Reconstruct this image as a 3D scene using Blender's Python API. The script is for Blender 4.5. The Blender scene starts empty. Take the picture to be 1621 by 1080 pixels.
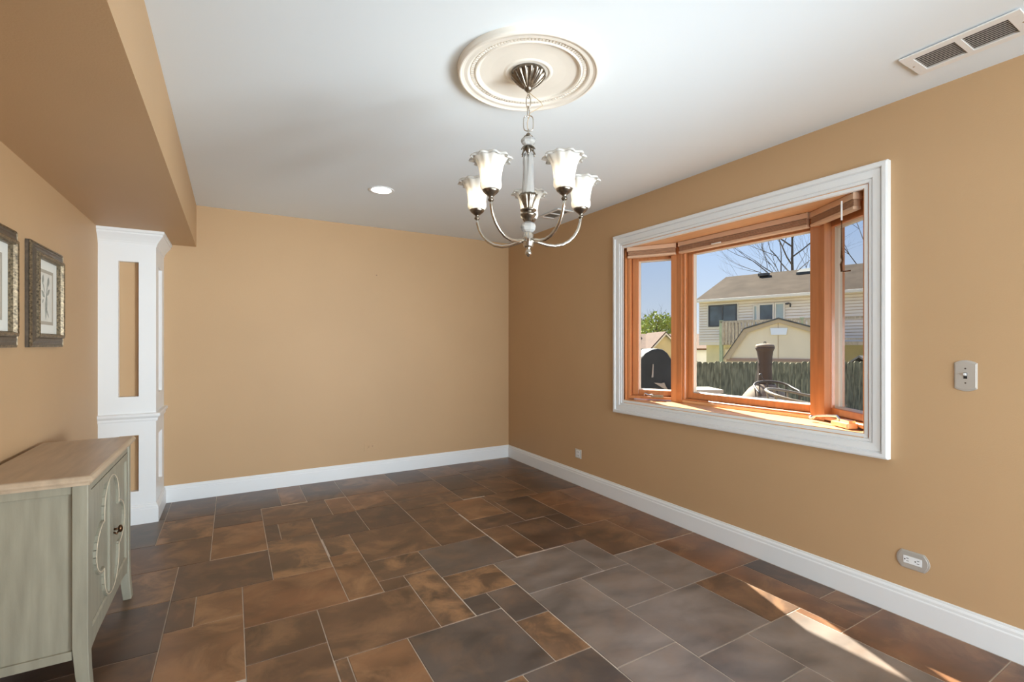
import bpy, math, random
from mathutils import Vector, Matrix
PI = math.pi
R = random.Random(7)
sc = bpy.context.scene
col = sc.collection

# ------------------------------------------------------------------ camera, world, sun, large lights, exposure
cam_d = bpy.data.cameras.new('camera')
cam_d.sensor_width = 36.0
cam_d.lens = 760.0 / 1621.0 * 36.0
cam_d.shift_y = 6.7 / 1621.0
cam_d.clip_start = 0.03
cam_d.clip_end = 300
cam = bpy.data.objects.new('camera', cam_d)
col.objects.link(cam)
cam.location = (0, 0, 1.2756)
cam.rotation_euler = (PI / 2, 0, -0.528)
sc.camera = cam

sc.view_settings.view_transform = 'Standard'
sc.view_settings.look = 'None'
sc.view_settings.exposure = 0.0
sc.view_settings.gamma = 1.0
sc.view_settings.use_curve_mapping = False
sc.cycles.use_denoising = True
sc.cycles.max_bounces = 10
sc.cycles.diffuse_bounces = 6
sc.cycles.glossy_bounces = 5
sc.cycles.transparent_max_bounces = 16
sc.cycles.sample_clamp_indirect = 6.0
sc.cycles.caustics_reflective = False
sc.cycles.caustics_refractive = False

world = bpy.data.worlds.new('sky')
sc.world = world
world.use_nodes = True
wn = world.node_tree
wn.nodes.clear()
w_out = wn.nodes.new('ShaderNodeOutputWorld')
w_bg = wn.nodes.new('ShaderNodeBackground')
w_tc = wn.nodes.new('ShaderNodeTexCoord')
w_sep = wn.nodes.new('ShaderNodeSeparateXYZ')
w_ramp = wn.nodes.new('ShaderNodeValToRGB')
wn.links.new(w_tc.outputs['Generated'], w_sep.inputs[0])
wn.links.new(w_sep.outputs['Z'], w_ramp.inputs[0])
wn.links.new(w_ramp.outputs[0], w_bg.inputs[0])
wn.links.new(w_bg.outputs[0], w_out.inputs[0])
ce = w_ramp.color_ramp.elements
ce[0].position = 0.0
ce[0].color = (0.86, 0.92, 1.0, 1)
ce[1].position = 0.75
ce[1].color = (0.24, 0.42, 0.88, 1)
e = ce.new(0.08); e.color = (0.70, 0.82, 1.0, 1)
e = ce.new(0.22); e.color = (0.48, 0.66, 1.0, 1)
w_bg.inputs[1].default_value = 1.0

sun_d = bpy.data.lights.new('sun', 'SUN')
sun_d.energy = 25.0
sun_d.angle = 0.009
sun_d.color = (1.0, 0.93, 0.80)
sun = bpy.data.objects.new('sun', sun_d)
col.objects.link(sun)
sun.rotation_euler = Vector((-0.405, -1.0125, -1.0)).to_track_quat('-Z', 'Y').to_euler()
sun.location = (6, 12, 14)


def area(name, loc, target, sx, sy, power, color, spread=PI):
    d = bpy.data.lights.new(name, 'AREA')
    d.shape = 'RECTANGLE'
    d.size, d.size_y, d.energy, d.color = sx, sy, power, color
    d.spread = spread
    o = bpy.data.objects.new(name, d)
    col.objects.link(o)
    o.location = loc
    o.rotation_euler = (Vector(target) - Vector(loc)).to_track_quat('-Z', 'Y').to_euler()
    return o


# fill lamps added out of view behind the camera to brighten the room
FILL = (0.82, 0.93, 1.0)
area('rear_fill_light', (0.95, -3.30, 0.85), (0.75, 1.5, 2.7), 2.4, 1.5, 195.0, FILL)
area('back_wall_fill_light', (2.52, -0.55, 1.05), (-0.55, 4.7, 1.72), 1.3, 0.9, 56.0, FILL, 1.35)
area('right_wall_fill_light', (-0.74, -1.9, 1.05), (2.7, -0.4, 0.95), 2.0, 1.6, 58.0, FILL, 2.0)

# ------------------------------------------------------------------ materials
MATS = {}


def pmat(name, color, rough=0.5, metal=0.0, noise=0.0, nscale=8.0, bump=0.0, bscale=60.0, spec=0.5, stretch=None, emit=None, coat=0.0):
    """principled material; noise = relative colour variation, stretch = scale vector of the grain"""
    m = bpy.data.materials.new(name)
    m.use_nodes = True
    nt = m.node_tree
    p = nt.nodes['Principled BSDF']
    p.inputs['Base Color'].default_value = (*color, 1)
    p.inputs['Roughness'].default_value = rough
    p.inputs['Metallic'].default_value = metal
    p.inputs['Specular IOR Level'].default_value = spec
    if coat:
        p.inputs['Coat Weight'].default_value = coat
        p.inputs['Coat Roughness'].default_value = 0.12
    if emit:
        p.inputs['Emission Color'].default_value = (*emit[0], 1)
        p.inputs['Emission Strength'].default_value = emit[1]
    if noise or bump:
        tc = nt.nodes.new('ShaderNodeTexCoord')
        mp = nt.nodes.new('ShaderNodeMapping')
        nt.links.new(tc.outputs['Object'], mp.inputs[0])
        if stretch:
            mp.inputs['Scale'].default_value = stretch
    if noise:
        n = nt.nodes.new('ShaderNodeTexNoise')
        n.inputs['Scale'].default_value = nscale
        n.inputs['Detail'].default_value = 4
        nt.links.new(mp.outputs[0], n.inputs['Vector'])
        r = nt.nodes.new('ShaderNodeValToRGB')
        r.color_ramp.elements[0].position = 0.3
        r.color_ramp.elements[1].position = 0.7
        r.color_ramp.elements[0].color = (*[c * (1 - noise) for c in color], 1)
        r.color_ramp.elements[1].color = (*[min(1, c * (1 + noise)) for c in color], 1)
        nt.links.new(n.outputs['Fac'], r.inputs[0])
        nt.links.new(r.outputs[0], p.inputs['Base Color'])
    if bump:
        n2 = nt.nodes.new('ShaderNodeTexNoise')
        n2.inputs['Scale'].default_value = bscale
        n2.inputs['Detail'].default_value = 3
        nt.links.new(mp.outputs[0], n2.inputs['Vector'])
        b = nt.nodes.new('ShaderNodeBump')
        b.inputs['Strength'].default_value = bump
        b.inputs['Distance'].default_value = 0.01
        nt.links.new(n2.outputs['Fac'], b.inputs['Height'])
        nt.links.new(b.outputs[0], p.inputs['Normal'])
    MATS[name] = m
    return m


WALL = pmat('tan_wall_paint', (0.52, 0.342, 0.188), 0.55, noise=0.03, nscale=1.2, bump=0.06, bscale=180, spec=0.3)
CEIL = pmat('white_ceiling_paint', (0.80, 0.86, 0.90), 0.8, noise=0.012, nscale=0.8, spec=0.2)
WHITE = pmat('white_trim_paint', (0.80, 0.82, 0.83), 0.35, noise=0.01, nscale=3, spec=0.4)
CREAM = pmat('cream_plaster', (0.80, 0.755, 0.68), 0.6, noise=0.03, nscale=6, spec=0.3)
GROUT = pmat('pale_grout', (0.52, 0.44, 0.36), 0.85, noise=0.15, nscale=14)
WOOD = pmat('orange_fir', (0.50, 0.20, 0.075), 0.38, noise=0.10, nscale=6, stretch=(9, 9, 0.7), spec=0.5, coat=0.25)
WOODH = pmat('sunlit_fir_boards', (0.72, 0.42, 0.21), 0.36, noise=0.10, nscale=6, stretch=(9, 0.7, 9), spec=0.5, coat=0.25)  # fir lightened: sunlight on the seat is put into the colour
SASHM = pmat('sash_cladding', (0.62, 0.55, 0.47), 0.4)
SCREEN = pmat('dark_window_seal', (0.10, 0.095, 0.09), 0.6)
SHADE = pmat('tan_shade_fabric', (0.50, 0.31, 0.20), 0.75, noise=0.06, nscale=40)
SHADERAIL = pmat('tan_shade_rail', (0.66, 0.45, 0.31), 0.4)
NICKEL = pmat('aged_nickel', (0.56, 0.52, 0.46), 0.24, metal=1.0, noise=0.12, nscale=30)
ANTIQUE = pmat('antique_silver', (0.21, 0.18, 0.145), 0.28, metal=1.0, noise=0.35, nscale=60)
CHROME = pmat('bright_metal', (0.75, 0.73, 0.70), 0.2, metal=1.0)
PLATE = pmat('brushed_plate', (0.66, 0.65, 0.62), 0.38, metal=0.6)
BRONZE = pmat('dark_bronze', (0.14, 0.075, 0.04), 0.3, metal=1.0)
DARK = pmat('black_slot', (0.015, 0.014, 0.013), 0.6)
CAB = pmat('sage_grey_paint', (0.285, 0.268, 0.205), 0.42, noise=0.13, nscale=5, stretch=(7, 7, 0.8), bump=0.05, bscale=120, spec=0.4)
CABTOP = pmat('taupe_cabinet_top', (0.47, 0.365, 0.26), 0.36, noise=0.12, nscale=5, stretch=(7, 0.8, 7), spec=0.5)
CABGLAZE = pmat('cream_glaze', (0.62, 0.52, 0.38), 0.5)
FRAMEW = pmat('dark_frame_wood', (0.085, 0.066, 0.048), 0.42, noise=0.25, nscale=30, stretch=(2, 2, 2))
FRAMEG = pmat('antique_gold_bead', (0.19, 0.145, 0.09), 0.42, metal=0.55, noise=0.75, nscale=110)
MATB = pmat('mat_board', (0.80, 0.80, 0.74), 0.6)
MATL = pmat('taupe_mat_line', (0.42, 0.38, 0.31), 0.7)
PAPER = pmat('aged_print_paper', (0.70, 0.68, 0.61), 0.7, noise=0.06, nscale=25)
INK = pmat('grey_green_ink', (0.33, 0.34, 0.30), 0.8, noise=0.25, nscale=60)
VENT = pmat('vent_enamel', (0.83, 0.83, 0.82), 0.35)
LOUVER = pmat('vent_louver', (0.55, 0.54, 0.50), 0.4)
WIRE = pmat('lamp_wire', (0.45, 0.33, 0.18), 0.4)
LAMP = pmat('downlight_lens', (1, 1, 1), 0.5, emit=((1.0, 0.96, 0.88), 9.0))
BULB = pmat('lit_bulb', (1, 1, 1), 0.5, emit=((1.0, 0.88, 0.68), 52.0))

# outdoors
GRASS = pmat('lawn_grass', (0.18, 0.17, 0.105), 0.9, noise=0.4, nscale=3)
PATIO = pmat('patio_concrete', (0.24, 0.23, 0.21), 0.8, noise=0.15, nscale=2)
SIDING = pmat('pale_vinyl_siding', (0.80, 0.74, 0.65), 0.6, noise=0.03, nscale=2)
LOWWALL = pmat('cream_lower_wall', (0.66, 0.60, 0.38), 0.7, noise=0.06, nscale=2)
HTRIM = pmat('house_trim', (0.70, 0.66, 0.58), 0.5)
SHINGLE = pmat('grey_brown_shingles', (0.070, 0.055, 0.043), 0.9, noise=0.22, nscale=1.6, bump=0.3, bscale=14, spec=0.05)
SHINGLEB = pmat('brown_shingles', (0.13, 0.075, 0.05), 0.9, noise=0.2, nscale=3)
SHINGLEG = pmat('dark_grey_shingles', (0.10, 0.10, 0.10), 0.9, noise=0.25, nscale=4)
STUCCO = pmat('tan_stucco', (0.60, 0.50, 0.31), 0.8, noise=0.05, nscale=2)
SHEDW = pmat('beige_shed_panel', (0.82, 0.70, 0.53), 0.7, noise=0.05, nscale=1.5)
SHEDT = pmat('tan_shed_trim', (0.52, 0.40, 0.27), 0.7)
SHEDB = pmat('rose_brown_band', (0.36, 0.24, 0.19), 0.7)
SIGNW = pmat('white_plate', (0.80, 0.85, 0.95), 0.5)
DARKW = pmat('dark_window_frame', (0.05, 0.055, 0.065), 0.4)
PANED = pmat('dark_window_pane', (0.055, 0.075, 0.09), 0.08, noise=0.5, nscale=1.5, spec=0.8)
PANEL_ = pmat('pale_curtained_pane', (0.38, 0.46, 0.46), 0.15, noise=0.12, nscale=1.2)
FENCEM = pmat('weathered_fence_wood', (0.20, 0.19, 0.125), 0.9, noise=0.55, nscale=5, stretch=(5, 5, 0.9))
DECKW = pmat('weathered_deck_wood', (0.42, 0.36, 0.28), 0.85, noise=0.3, nscale=6, stretch=(4, 4, 0.8))
POSTG = pmat('green_grey_post', (0.36, 0.42, 0.29), 0.8, noise=0.15, nscale=6)
CLAY = pmat('brown_clay', (0.075, 0.05, 0.038), 0.7, noise=0.12, nscale=9)
CLAYP = pmat('pale_clay', (0.22, 0.165, 0.115), 0.75, noise=0.12, nscale=9)
COVER = pmat('charcoal_cover', (0.042, 0.048, 0.05), 0.65, noise=0.15, nscale=6)
PALEM = pmat('pale_matte', (0.55, 0.48, 0.41), 0.8)
IRON = pmat('dark_wrought_iron', (0.06, 0.05, 0.045), 0.5)
IRONP = pmat('pale_wrought_iron', (0.22, 0.20, 0.17), 0.5)
BARK = pmat('bare_bark', (0.085, 0.07, 0.058), 0.9, noise=0.3, nscale=4)
LEAF = pmat('spring_leaves', (0.34, 0.40, 0.09), 0.8, noise=0.35, nscale=1.2)


def glass_sheet(name, tint, refl):
    m = bpy.data.materials.new(name)
    m.use_nodes = True
    nt = m.node_tree
    nt.nodes.clear()
    o = nt.nodes.new('ShaderNodeOutputMaterial')
    mx = nt.nodes.new('ShaderNodeMixShader')
    t = nt.nodes.new('ShaderNodeBsdfTransparent')
    g = nt.nodes.new('ShaderNodeBsdfGlossy')
    t.inputs[0].default_value = (*tint, 1)
    g.inputs['Roughness'].default_value = 0.02
    mx.inputs[0].default_value = refl
    nt.links.new(t.outputs[0], mx.inputs[1])
    nt.links.new(g.outputs[0], mx.inputs[2])
    nt.links.new(mx.outputs[0], o.inputs[0])
    return m


PANE = glass_sheet('clear_pane', (0.97, 0.98, 0.97), 0.01)
PANES = glass_sheet('screened_pane', (0.86, 0.87, 0.87), 0.006)
FRAMEGLASS = glass_sheet('picture_glass', (0.97, 0.97, 0.97), 0.04)


def crystal_mat():
    m = bpy.data.materials.new('cut_crystal')
    m.use_nodes = True
    nt = m.node_tree
    nt.nodes.clear()
    o = nt.nodes.new('ShaderNodeOutputMaterial')
    t = nt.nodes.new('ShaderNodeBsdfTransparent')
    t.inputs[0].default_value = (0.93, 0.93, 0.92, 1)
    g = nt.nodes.new('ShaderNodeBsdfGlossy')
    g.inputs['Roughness'].default_value = 0.06
    d = nt.nodes.new('ShaderNodeBsdfTranslucent')
    d.inputs[0].default_value = (0.9, 0.9, 0.88, 1)
    fr = nt.nodes.new('ShaderNodeFresnel')
    fr.inputs[0].default_value = 1.4
    m1 = nt.nodes.new('ShaderNodeMixShader')
    m1.inputs[0].default_value = 0.45
    m2 = nt.nodes.new('ShaderNodeMixShader')
    df = nt.nodes.new('ShaderNodeBsdfDiffuse')
    df.inputs[0].default_value = (0.92, 0.92, 0.90, 1)
    m3 = nt.nodes.new('ShaderNodeMixShader')
    m3.inputs[0].default_value = 0.55
    nt.links.new(d.outputs[0], m3.inputs[1])
    nt.links.new(df.outputs[0], m3.inputs[2])
    nt.links.new(t.outputs[0], m1.inputs[1])
    nt.links.new(m3.outputs[0], m1.inputs[2])
    nt.links.new(fr.outputs[0], m2.inputs[0])
    nt.links.new(m1.outputs[0], m2.inputs[1])
    nt.links.new(g.outputs[0], m2.inputs[2])
    nt.links.new(m2.outputs[0], o.inputs[0])
    return m


CRYSTAL = crystal_mat()


def frosted_mat():
    m = bpy.data.materials.new('frosted_shade_glass')
    m.use_nodes = True
    nt = m.node_tree
    nt.nodes.clear()
    o = nt.nodes.new('ShaderNodeOutputMaterial')
    t = nt.nodes.new('ShaderNodeBsdfTransparent')
    t.inputs[0].default_value = (0.95, 0.94, 0.92, 1)
    d = nt.nodes.new('ShaderNodeBsdfTranslucent')
    d.inputs[0].default_value = (0.86, 0.83, 0.78, 1)
    f = nt.nodes.new('ShaderNodeBsdfDiffuse')
    f.inputs[0].default_value = (0.86, 0.85, 0.82, 1)
    g = nt.nodes.new('ShaderNodeBsdfGlossy')
    g.inputs['Roughness'].default_value = 0.18
    lw = nt.nodes.new('ShaderNodeLayerWeight')
    lw.inputs[0].default_value = 0.08
    m0 = nt.nodes.new('ShaderNodeMixShader')
    m0.inputs[0].default_value = 0.5
    m1 = nt.nodes.new('ShaderNodeMixShader')
    m1.inputs[0].default_value = 0.8
    m2 = nt.nodes.new('ShaderNodeMixShader')
    nt.links.new(d.outputs[0], m0.inputs[1])
    nt.links.new(f.outputs[0], m0.inputs[2])
    nt.links.new(t.outputs[0], m1.inputs[1])
    nt.links.new(m0.outputs[0], m1.inputs[2])
    nt.links.new(lw.outputs['Fresnel'], m2.inputs[0])
    nt.links.new(m1.outputs[0], m2.inputs[1])
    nt.links.new(g.outputs[0], m2.inputs[2])
    nt.links.new(m2.outputs[0], o.inputs[0])
    return m


FROST = frosted_mat()


def tile_mat():
    """slate-look porcelain: every tile brings its own colour, tone h with painted window sheen (object colour; alpha = amount of rust)"""
    m = bpy.data.materials.new('slate_look_tile')
    m.use_nodes = True
    nt = m.node_tree
    N = nt.nodes.new
    L = nt.links.new
    p = nt.nodes['Principled BSDF']
    oi = N('ShaderNodeObjectInfo')
    tc = N('ShaderNodeTexCoord')
    mul = N('ShaderNodeMath'); mul.operation = 'MULTIPLY'; mul.inputs[1].default_value = 47.0
    L(oi.outputs['Random'], mul.inputs[0])
    add = N('ShaderNodeVectorMath'); add.operation = 'ADD'
    cmb = N('ShaderNodeCombineXYZ')
    L(mul.outputs[0], cmb.inputs[0]); L(mul.outputs[0], cmb.inputs[2])
    L(tc.outputs['Object'], add.inputs[0]); L(cmb.outputs[0], add.inputs[1])
    rot = N('ShaderNodeMapping'); rot.inputs['Rotation'].default_value = (0, 0, 0.5); rot.inputs['Scale'].default_value = (1.0, 1.6, 1)
    L(add.outputs[0], rot.inputs[0])
    n1 = N('ShaderNodeTexNoise'); n1.inputs['Scale'].default_value = 3.4; n1.inputs['Detail'].default_value = 6; n1.inputs['Distortion'].default_value = 0.35
    L(rot.outputs[0], n1.inputs['Vector'])
    n2 = N('ShaderNodeTexNoise'); n2.inputs['Scale'].default_value = 4.6; n2.inputs['Detail'].default_value = 8; n2.inputs['Roughness'].default_value = 0.62; n2.inputs['Distortion'].default_value = 0.6
    L(add.outputs[0], n2.inputs['Vector'])
    mr = N('ShaderNodeMapRange'); mr.inputs[1].default_value = 0.3; mr.inputs[2].default_value = 0.7; mr.inputs[3].default_value = 0.58; mr.inputs[4].default_value = 1.45
    L(n1.outputs['Fac'], mr.inputs[0])
    vm = N('ShaderNodeVectorMath'); vm.operation = 'SCALE'
    L(oi.outputs['Color'], vm.inputs[0]); L(mr.outputs[0], vm.inputs['Scale'])
    rr = N('ShaderNodeMapRange'); rr.inputs[1].default_value = 0.47; rr.inputs[2].default_value = 0.64; rr.inputs[3].default_value = 0.0; rr.inputs[4].default_value = 1.0
    L(n2.outputs['Fac'], rr.inputs[0])
    ra = N('ShaderNodeMath'); ra.operation = 'MULTIPLY'
    L(rr.outputs[0], ra.inputs[0]); L(oi.outputs['Alpha'], ra.inputs[1])
    mx = N('ShaderNodeMix'); mx.data_type = 'RGBA'
    L(ra.outputs[0], mx.inputs['Factor'])
    L(vm.outputs[0], mx.inputs['A'])
    mx.inputs['B'].default_value = (0.34, 0.18, 0.085, 1)
    L(mx.outputs['Result'], p.inputs['Base Color'])
    rg = N('ShaderNodeMapRange'); rg.inputs[3].default_value = 0.30; rg.inputs[4].default_value = 0.46
    L(n1.outputs['Fac'], rg.inputs[0]); L(rg.outputs[0], p.inputs['Roughness'])
    p.inputs['IOR'].default_value = 1.65
    b = N('ShaderNodeBump'); b.inputs['Strength'].default_value = 0.12; b.inputs['Distance'].default_value = 0.008
    L(n2.outputs['Fac'], b.inputs['Height']); L(b.outputs[0], p.inputs['Normal'])
    return m


TILE = tile_mat()

# ------------------------------------------------------------------ mesh helpers


class Mesh:
    """collects vertices and faces in world coordinates"""

    def __init__(self):
        self.v, self.f = [], []

    def add(self, vs, fs):
        k = len(self.v)
        self.v += [tuple(p) for p in vs]
        self.f += [tuple(i + k for i in f) for f in fs]
        return self

    def box(self, x0, x1, y0, y1, z0, z1):
        return self.boxf((lambda a, b, c: (a, b, c)), x0, x1, y0, y1, z0, z1)

    def boxf(self, fr, a0, a1, b0, b1, c0, c1):
        vs = [fr(a, b, c) for c in (c0, c1) for (a, b) in ((a0, b0), (a1, b0), (a1, b1), (a0, b1))]
        return self.add(vs, [(0, 3, 2, 1), (4, 5, 6, 7), (0, 1, 5, 4), (1, 2, 6, 5), (2, 3, 7, 6), (3, 0, 4, 7)])

    def prism(self, pts, off):
        """closed polygon pts (3d) extruded by the vector off"""
        n = len(pts)
        top = [tuple(p[i] + off[i] for i in range(3)) for p in pts]
        fs = [tuple(range(n - 1, -1, -1)), tuple(range(n, 2 * n))]
        fs += [(i, (i + 1) % n, n + (i + 1) % n, n + i) for i in range(n)]
        return self.add(list(pts) + top, fs)

    def lathe(self, prof, c=(0, 0), seg=24, mod=None, closed=False):
        """prof = [(r, z)]; mod(theta, k) multiplies the radius"""
        n = len(prof)
        vs = []
        for k, (r, z) in enumerate(prof):
            for i in range(seg):
                a = 2 * PI * i / seg
                q = r * (mod(a, k) if mod else 1)
                vs.append((c[0] + q * math.cos(a), c[1] + q * math.sin(a), z))
        fs = []
        for k in range(n - 1):
            for i in range(seg):
                j = (i + 1) % seg
                fs.append((k * seg + i, k * seg + j, (k + 1) * seg + j, (k + 1) * seg + i))
        if closed:
            fs.append(tuple(range(seg - 1, -1, -1)))
            fs.append(tuple((n - 1) * seg + i for i in range(seg)))
        return self.add(vs, fs)

    def tube(self, pts, r, seg=8, loop=False):
        pts = [Vector(p) for p in pts]
        n = len(pts)
        rs = r if isinstance(r, (list, tuple)) else [r] * n
        vs = []
        up = None
        for i in range(n):
            if loop:
                d = pts[(i + 1) % n] - pts[i - 1]
            else:
                d = pts[min(i + 1, n - 1)] - pts[max(i - 1, 0)]
            d.normalize()
            if up is None:
                up = Vector((0, 0, 1)) if abs(d.z) < 0.9 else Vector((1, 0, 0))
            a = d.cross(up)
            if a.length < 1e-6:
                a = d.cross(Vector((0.3, 1, 0.2)))
            a.normalize()
            b = a.cross(d)
            up = b
            for k in range(seg):
                t = 2 * PI * k / seg
                vs.append(pts[i] + (a * math.cos(t) + b * math.sin(t)) * rs[i])
        fs = []
        for i in range(n if loop else n - 1):
            j = (i + 1) % n
            for k in range(seg):
                m = (k + 1) % seg
                fs.append((i * seg + k, i * seg + m, j * seg + m, j * seg + k))
        if not loop:
            fs.append(tuple(range(seg - 1, -1, -1)))
            fs.append(tuple((n - 1) * seg + k for k in range(seg)))
        return self.add(vs, fs)

    def rect_sweep(self, fr, u0, u1, v0, v1, prof, closed=True):
        """mitred frame: prof = [(inset, height)] swept round the rectangle; fr(u, v, h) -> point"""
        vs = []
        for d, h in prof:
            for (u, v) in ((u0 + d, v0 + d), (u1 - d, v0 + d), (u1 - d, v1 - d), (u0 + d, v1 - d)):
                vs.append(fr(u, v, h))
        n = len(prof)
        fs = []
        for k in range(n if closed else n - 1):
            m = (k + 1) % n
            for i in range(4):
                j = (i + 1) % 4
                fs.append((k * 4 + i, k * 4 + j, m * 4 + j, m * 4 + i))
        return self.add(vs, fs)

    def ball(self, c, rx, ry, rz, seg=12, rings=8):
        vs = [(c[0], c[1], c[2] - rz)]
        for k in range(1, rings):
            t = -PI / 2 + PI * k / rings
            for i in range(seg):
                a = 2 * PI * i / seg
                vs.append((c[0] + rx * math.cos(t) * math.cos(a), c[1] + ry * math.cos(t) * math.sin(a), c[2] + rz * math.sin(t)))
        vs.append((c[0], c[1], c[2] + rz))
        fs = []
        for i in range(seg):
            j = (i + 1) % seg
            fs.append((0, 1 + j, 1 + i))
            for k in range(rings - 2):
                a0, b0 = 1 + k * seg, 1 + (k + 1) * seg
                fs.append((a0 + i, a0 + j, b0 + j, b0 + i))
            l0 = 1 + (rings - 2) * seg
            fs.append((l0 + i, l0 + j, len(vs) - 1))
        return self.add(vs, fs)

    def build(self, name, mat, parent=None, origin=None, smooth=False, bevel=0.0, kind=None, solid=0.0):
        if parent is not None:
            root = parent
            while root.parent:
                root = root.parent
            origin = root.location
        o3 = Vector(origin or (0, 0, 0))
        me = bpy.data.meshes.new(name)
        me.from_pydata([tuple(Vector(p) - o3) for p in self.v], [], self.f)
        me.materials.append(mat)
        me.validate()
        import bmesh
        bm = bmesh.new()
        bm.from_mesh(me)
        bmesh.ops.recalc_face_normals(bm, faces=bm.faces)
        bm.to_mesh(me)
        bm.free()
        if smooth:
            for f in me.polygons:
                f.use_smooth = True
        o = bpy.data.objects.new(name, me)
        col.objects.link(o)
        if parent is not None:
            o.parent = parent
        else:
            o.location = o3
        if solid:
            md = o.modifiers.new('thickness', 'SOLIDIFY')
            md.thickness = solid
            md.offset = 0
        if bevel:
            md = o.modifiers.new('bevel', 'BEVEL')
            md.width = bevel
            md.segments = 2
            md.limit_method = 'ANGLE'
            md.angle_limit = 0.6
        if kind:
            o['kind'] = kind
        return o


def tag(o, label, cat, group=None):
    o['label'] = label
    o['category'] = cat
    if group:
        o['group'] = group
    return o


def thing(name, loc, label, cat, group=None):
    o = bpy.data.objects.new(name, None)
    o.empty_display_size = 0.05
    col.objects.link(o)
    o.location = loc
    bpy.context.view_layer.update()
    return tag(o, label, cat, group)


def struct_root(name, loc=(0, 0, 0)):
    o = bpy.data.objects.new(name, None)
    o.empty_display_size = 0.05
    col.objects.link(o)
    o.location = loc
    o['kind'] = 'structure'
    return o


def frame2(P, Q, side=1):
    """local frame of a wall-like panel: s from P to Q, t to the outside, z up"""
    ex, ey = Q[0] - P[0], Q[1] - P[1]
    l = math.hypot(ex, ey)
    ex, ey = ex / l, ey / l
    nx, ny = ey * side, -ex * side
    return (lambda s, t, z: (P[0] + ex * s + nx * t, P[1] + ey * s + ny * t, z)), l


# ------------------------------------------------------------------ room shell
XL, XR, YB, YF, H = -0.80, 2.737, 4.771, -3.40, 2.44
SZ, SX = 2.093, -0.256            # soffit underside and its outer face
WY0, WY1, WZ0, WZ1 = 1.187, 2.884, 0.835, 2.056   # window opening
ST = 'structure'

Mesh().box(XL - .12, XR + .12, YF - .12, YB + .12, H, H + .12).build('ceiling', CEIL, kind=ST)
floor = Mesh().box(XL - .12, XR + .12, YF - .12, YB + .12, -.14, -0.0022).build('floor', GROUT, kind=ST)
Mesh().box(XL - .12, XR + .12, YB, YB + .12, 0, H).build('wall_back', WALL, kind=ST)
Mesh().box(XL - .12, XL, YF, YB, 0, H).build('wall_left', WALL, kind=ST)
m = Mesh()
m.box(XR, XR + .12, YF, WY0 - .02, 0, H)
m.box(XR, XR + .12, WY1 + .02, YB, 0, H)
m.box(XR, XR + .12, WY0 - .02, WY1 + .02, 0, WZ0 - .02)
m.box(XR, XR + .12, WY0 - .02, WY1 + .02, WZ1 + .02, H)
m.build('wall_right', WALL, kind=ST)
m = Mesh()
m.box(XL - .12, -.66, YF - .12, YF, 0, H)
m.box(2.16, XR + .12, YF - .12, YF, 0, H)
m.box(-.66, 2.16, YF - .12, YF, 2.06, H)
m.build('wall_front', WALL, kind=ST)
Mesh().box(XL, SX, YF, YB, SZ, H).build('trim_soffit', WALL, kind=ST)

Mesh().box(XL, .12, -.52, -.40, 0, H).build('wall_light_blocker', WALL, kind=ST)  # unseen wall added to keep the rear fill off the sideboard end
Mesh().rect_sweep(lambda u, v, h: (XL + h, u, v), -2.98, -.82, -.0, 2.06, [(0, 0), (0, .03), (.08, .03), (.08, 0)]).build('added_door_casing', WHITE, struct_root('added_door_2', (XL, -1.9, 0)))  # unseen casing added on the solid wall around the left fill lamp
d1 = struct_root('added_door_1', (.75, YF, 0))  # unseen door frame added around the rear fill lamp
Mesh().rect_sweep(lambda u, v, h: (u, YF + h, v), -.70, 2.20, -.0, 2.10, [(0, 0), (0, .03), (.08, .03), (.08, 0)]).build('door_frame', WHITE, d1)
Mesh().box(.71, .79, YF, YF + .03, .08, 2.02).build('added_door_stile', WHITE, d1)

BPROF = [(0.0, 0.0), (0.016, 0.0), (0.016, 0.100), (0.0145, 0.104), (0.0125, 0.106), (0.0125, 0.118), (0.009, 0.124), (0.006, 0.1265), (0.006, 0.1325), (0.0045, 0.136), (0.0, 0.136)]


def baseboard(name, a, b, nrm, ma=0, mb=0):
    """a, b ends on the wall line; nrm into the room; ma/mb = +1 inside mitre, -1 outside mitre, 0 square"""
    d = (b[0] - a[0], b[1] - a[1])
    l = math.hypot(*d)
    d = (d[0] / l, d[1] / l)
    vs = []
    for (p, sg, mi) in ((a, 1, ma), (b, -1, mb)):
        for t, z in BPROF:
            k = sg * mi * t
            vs.append((p[0] + nrm[0] * t + d[0] * k, p[1] + nrm[1] * t + d[1] * k, z))
    n = len(BPROF)
    fs = [(i, (i + 1) % n, n + (i + 1) % n, n + i) for i in range(n)] + [tuple(range(n)), tuple(range(2 * n - 1, n - 1, -1))]
    return Mesh().add(vs, fs).build(name, WHITE, kind=ST)


CX1, CY0 = -0.475, 4.302          # column right face and front face
baseboard('baseboard_right', (XR, YF), (XR, YB), (-1, 0), 0, 1)
baseboard('baseboard_back', (CX1, YB), (XR, YB), (0, -1), 1, 1)
baseboard('baseboard_left', (XL, YF), (XL, CY0), (1, 0), 0, 1)

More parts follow.
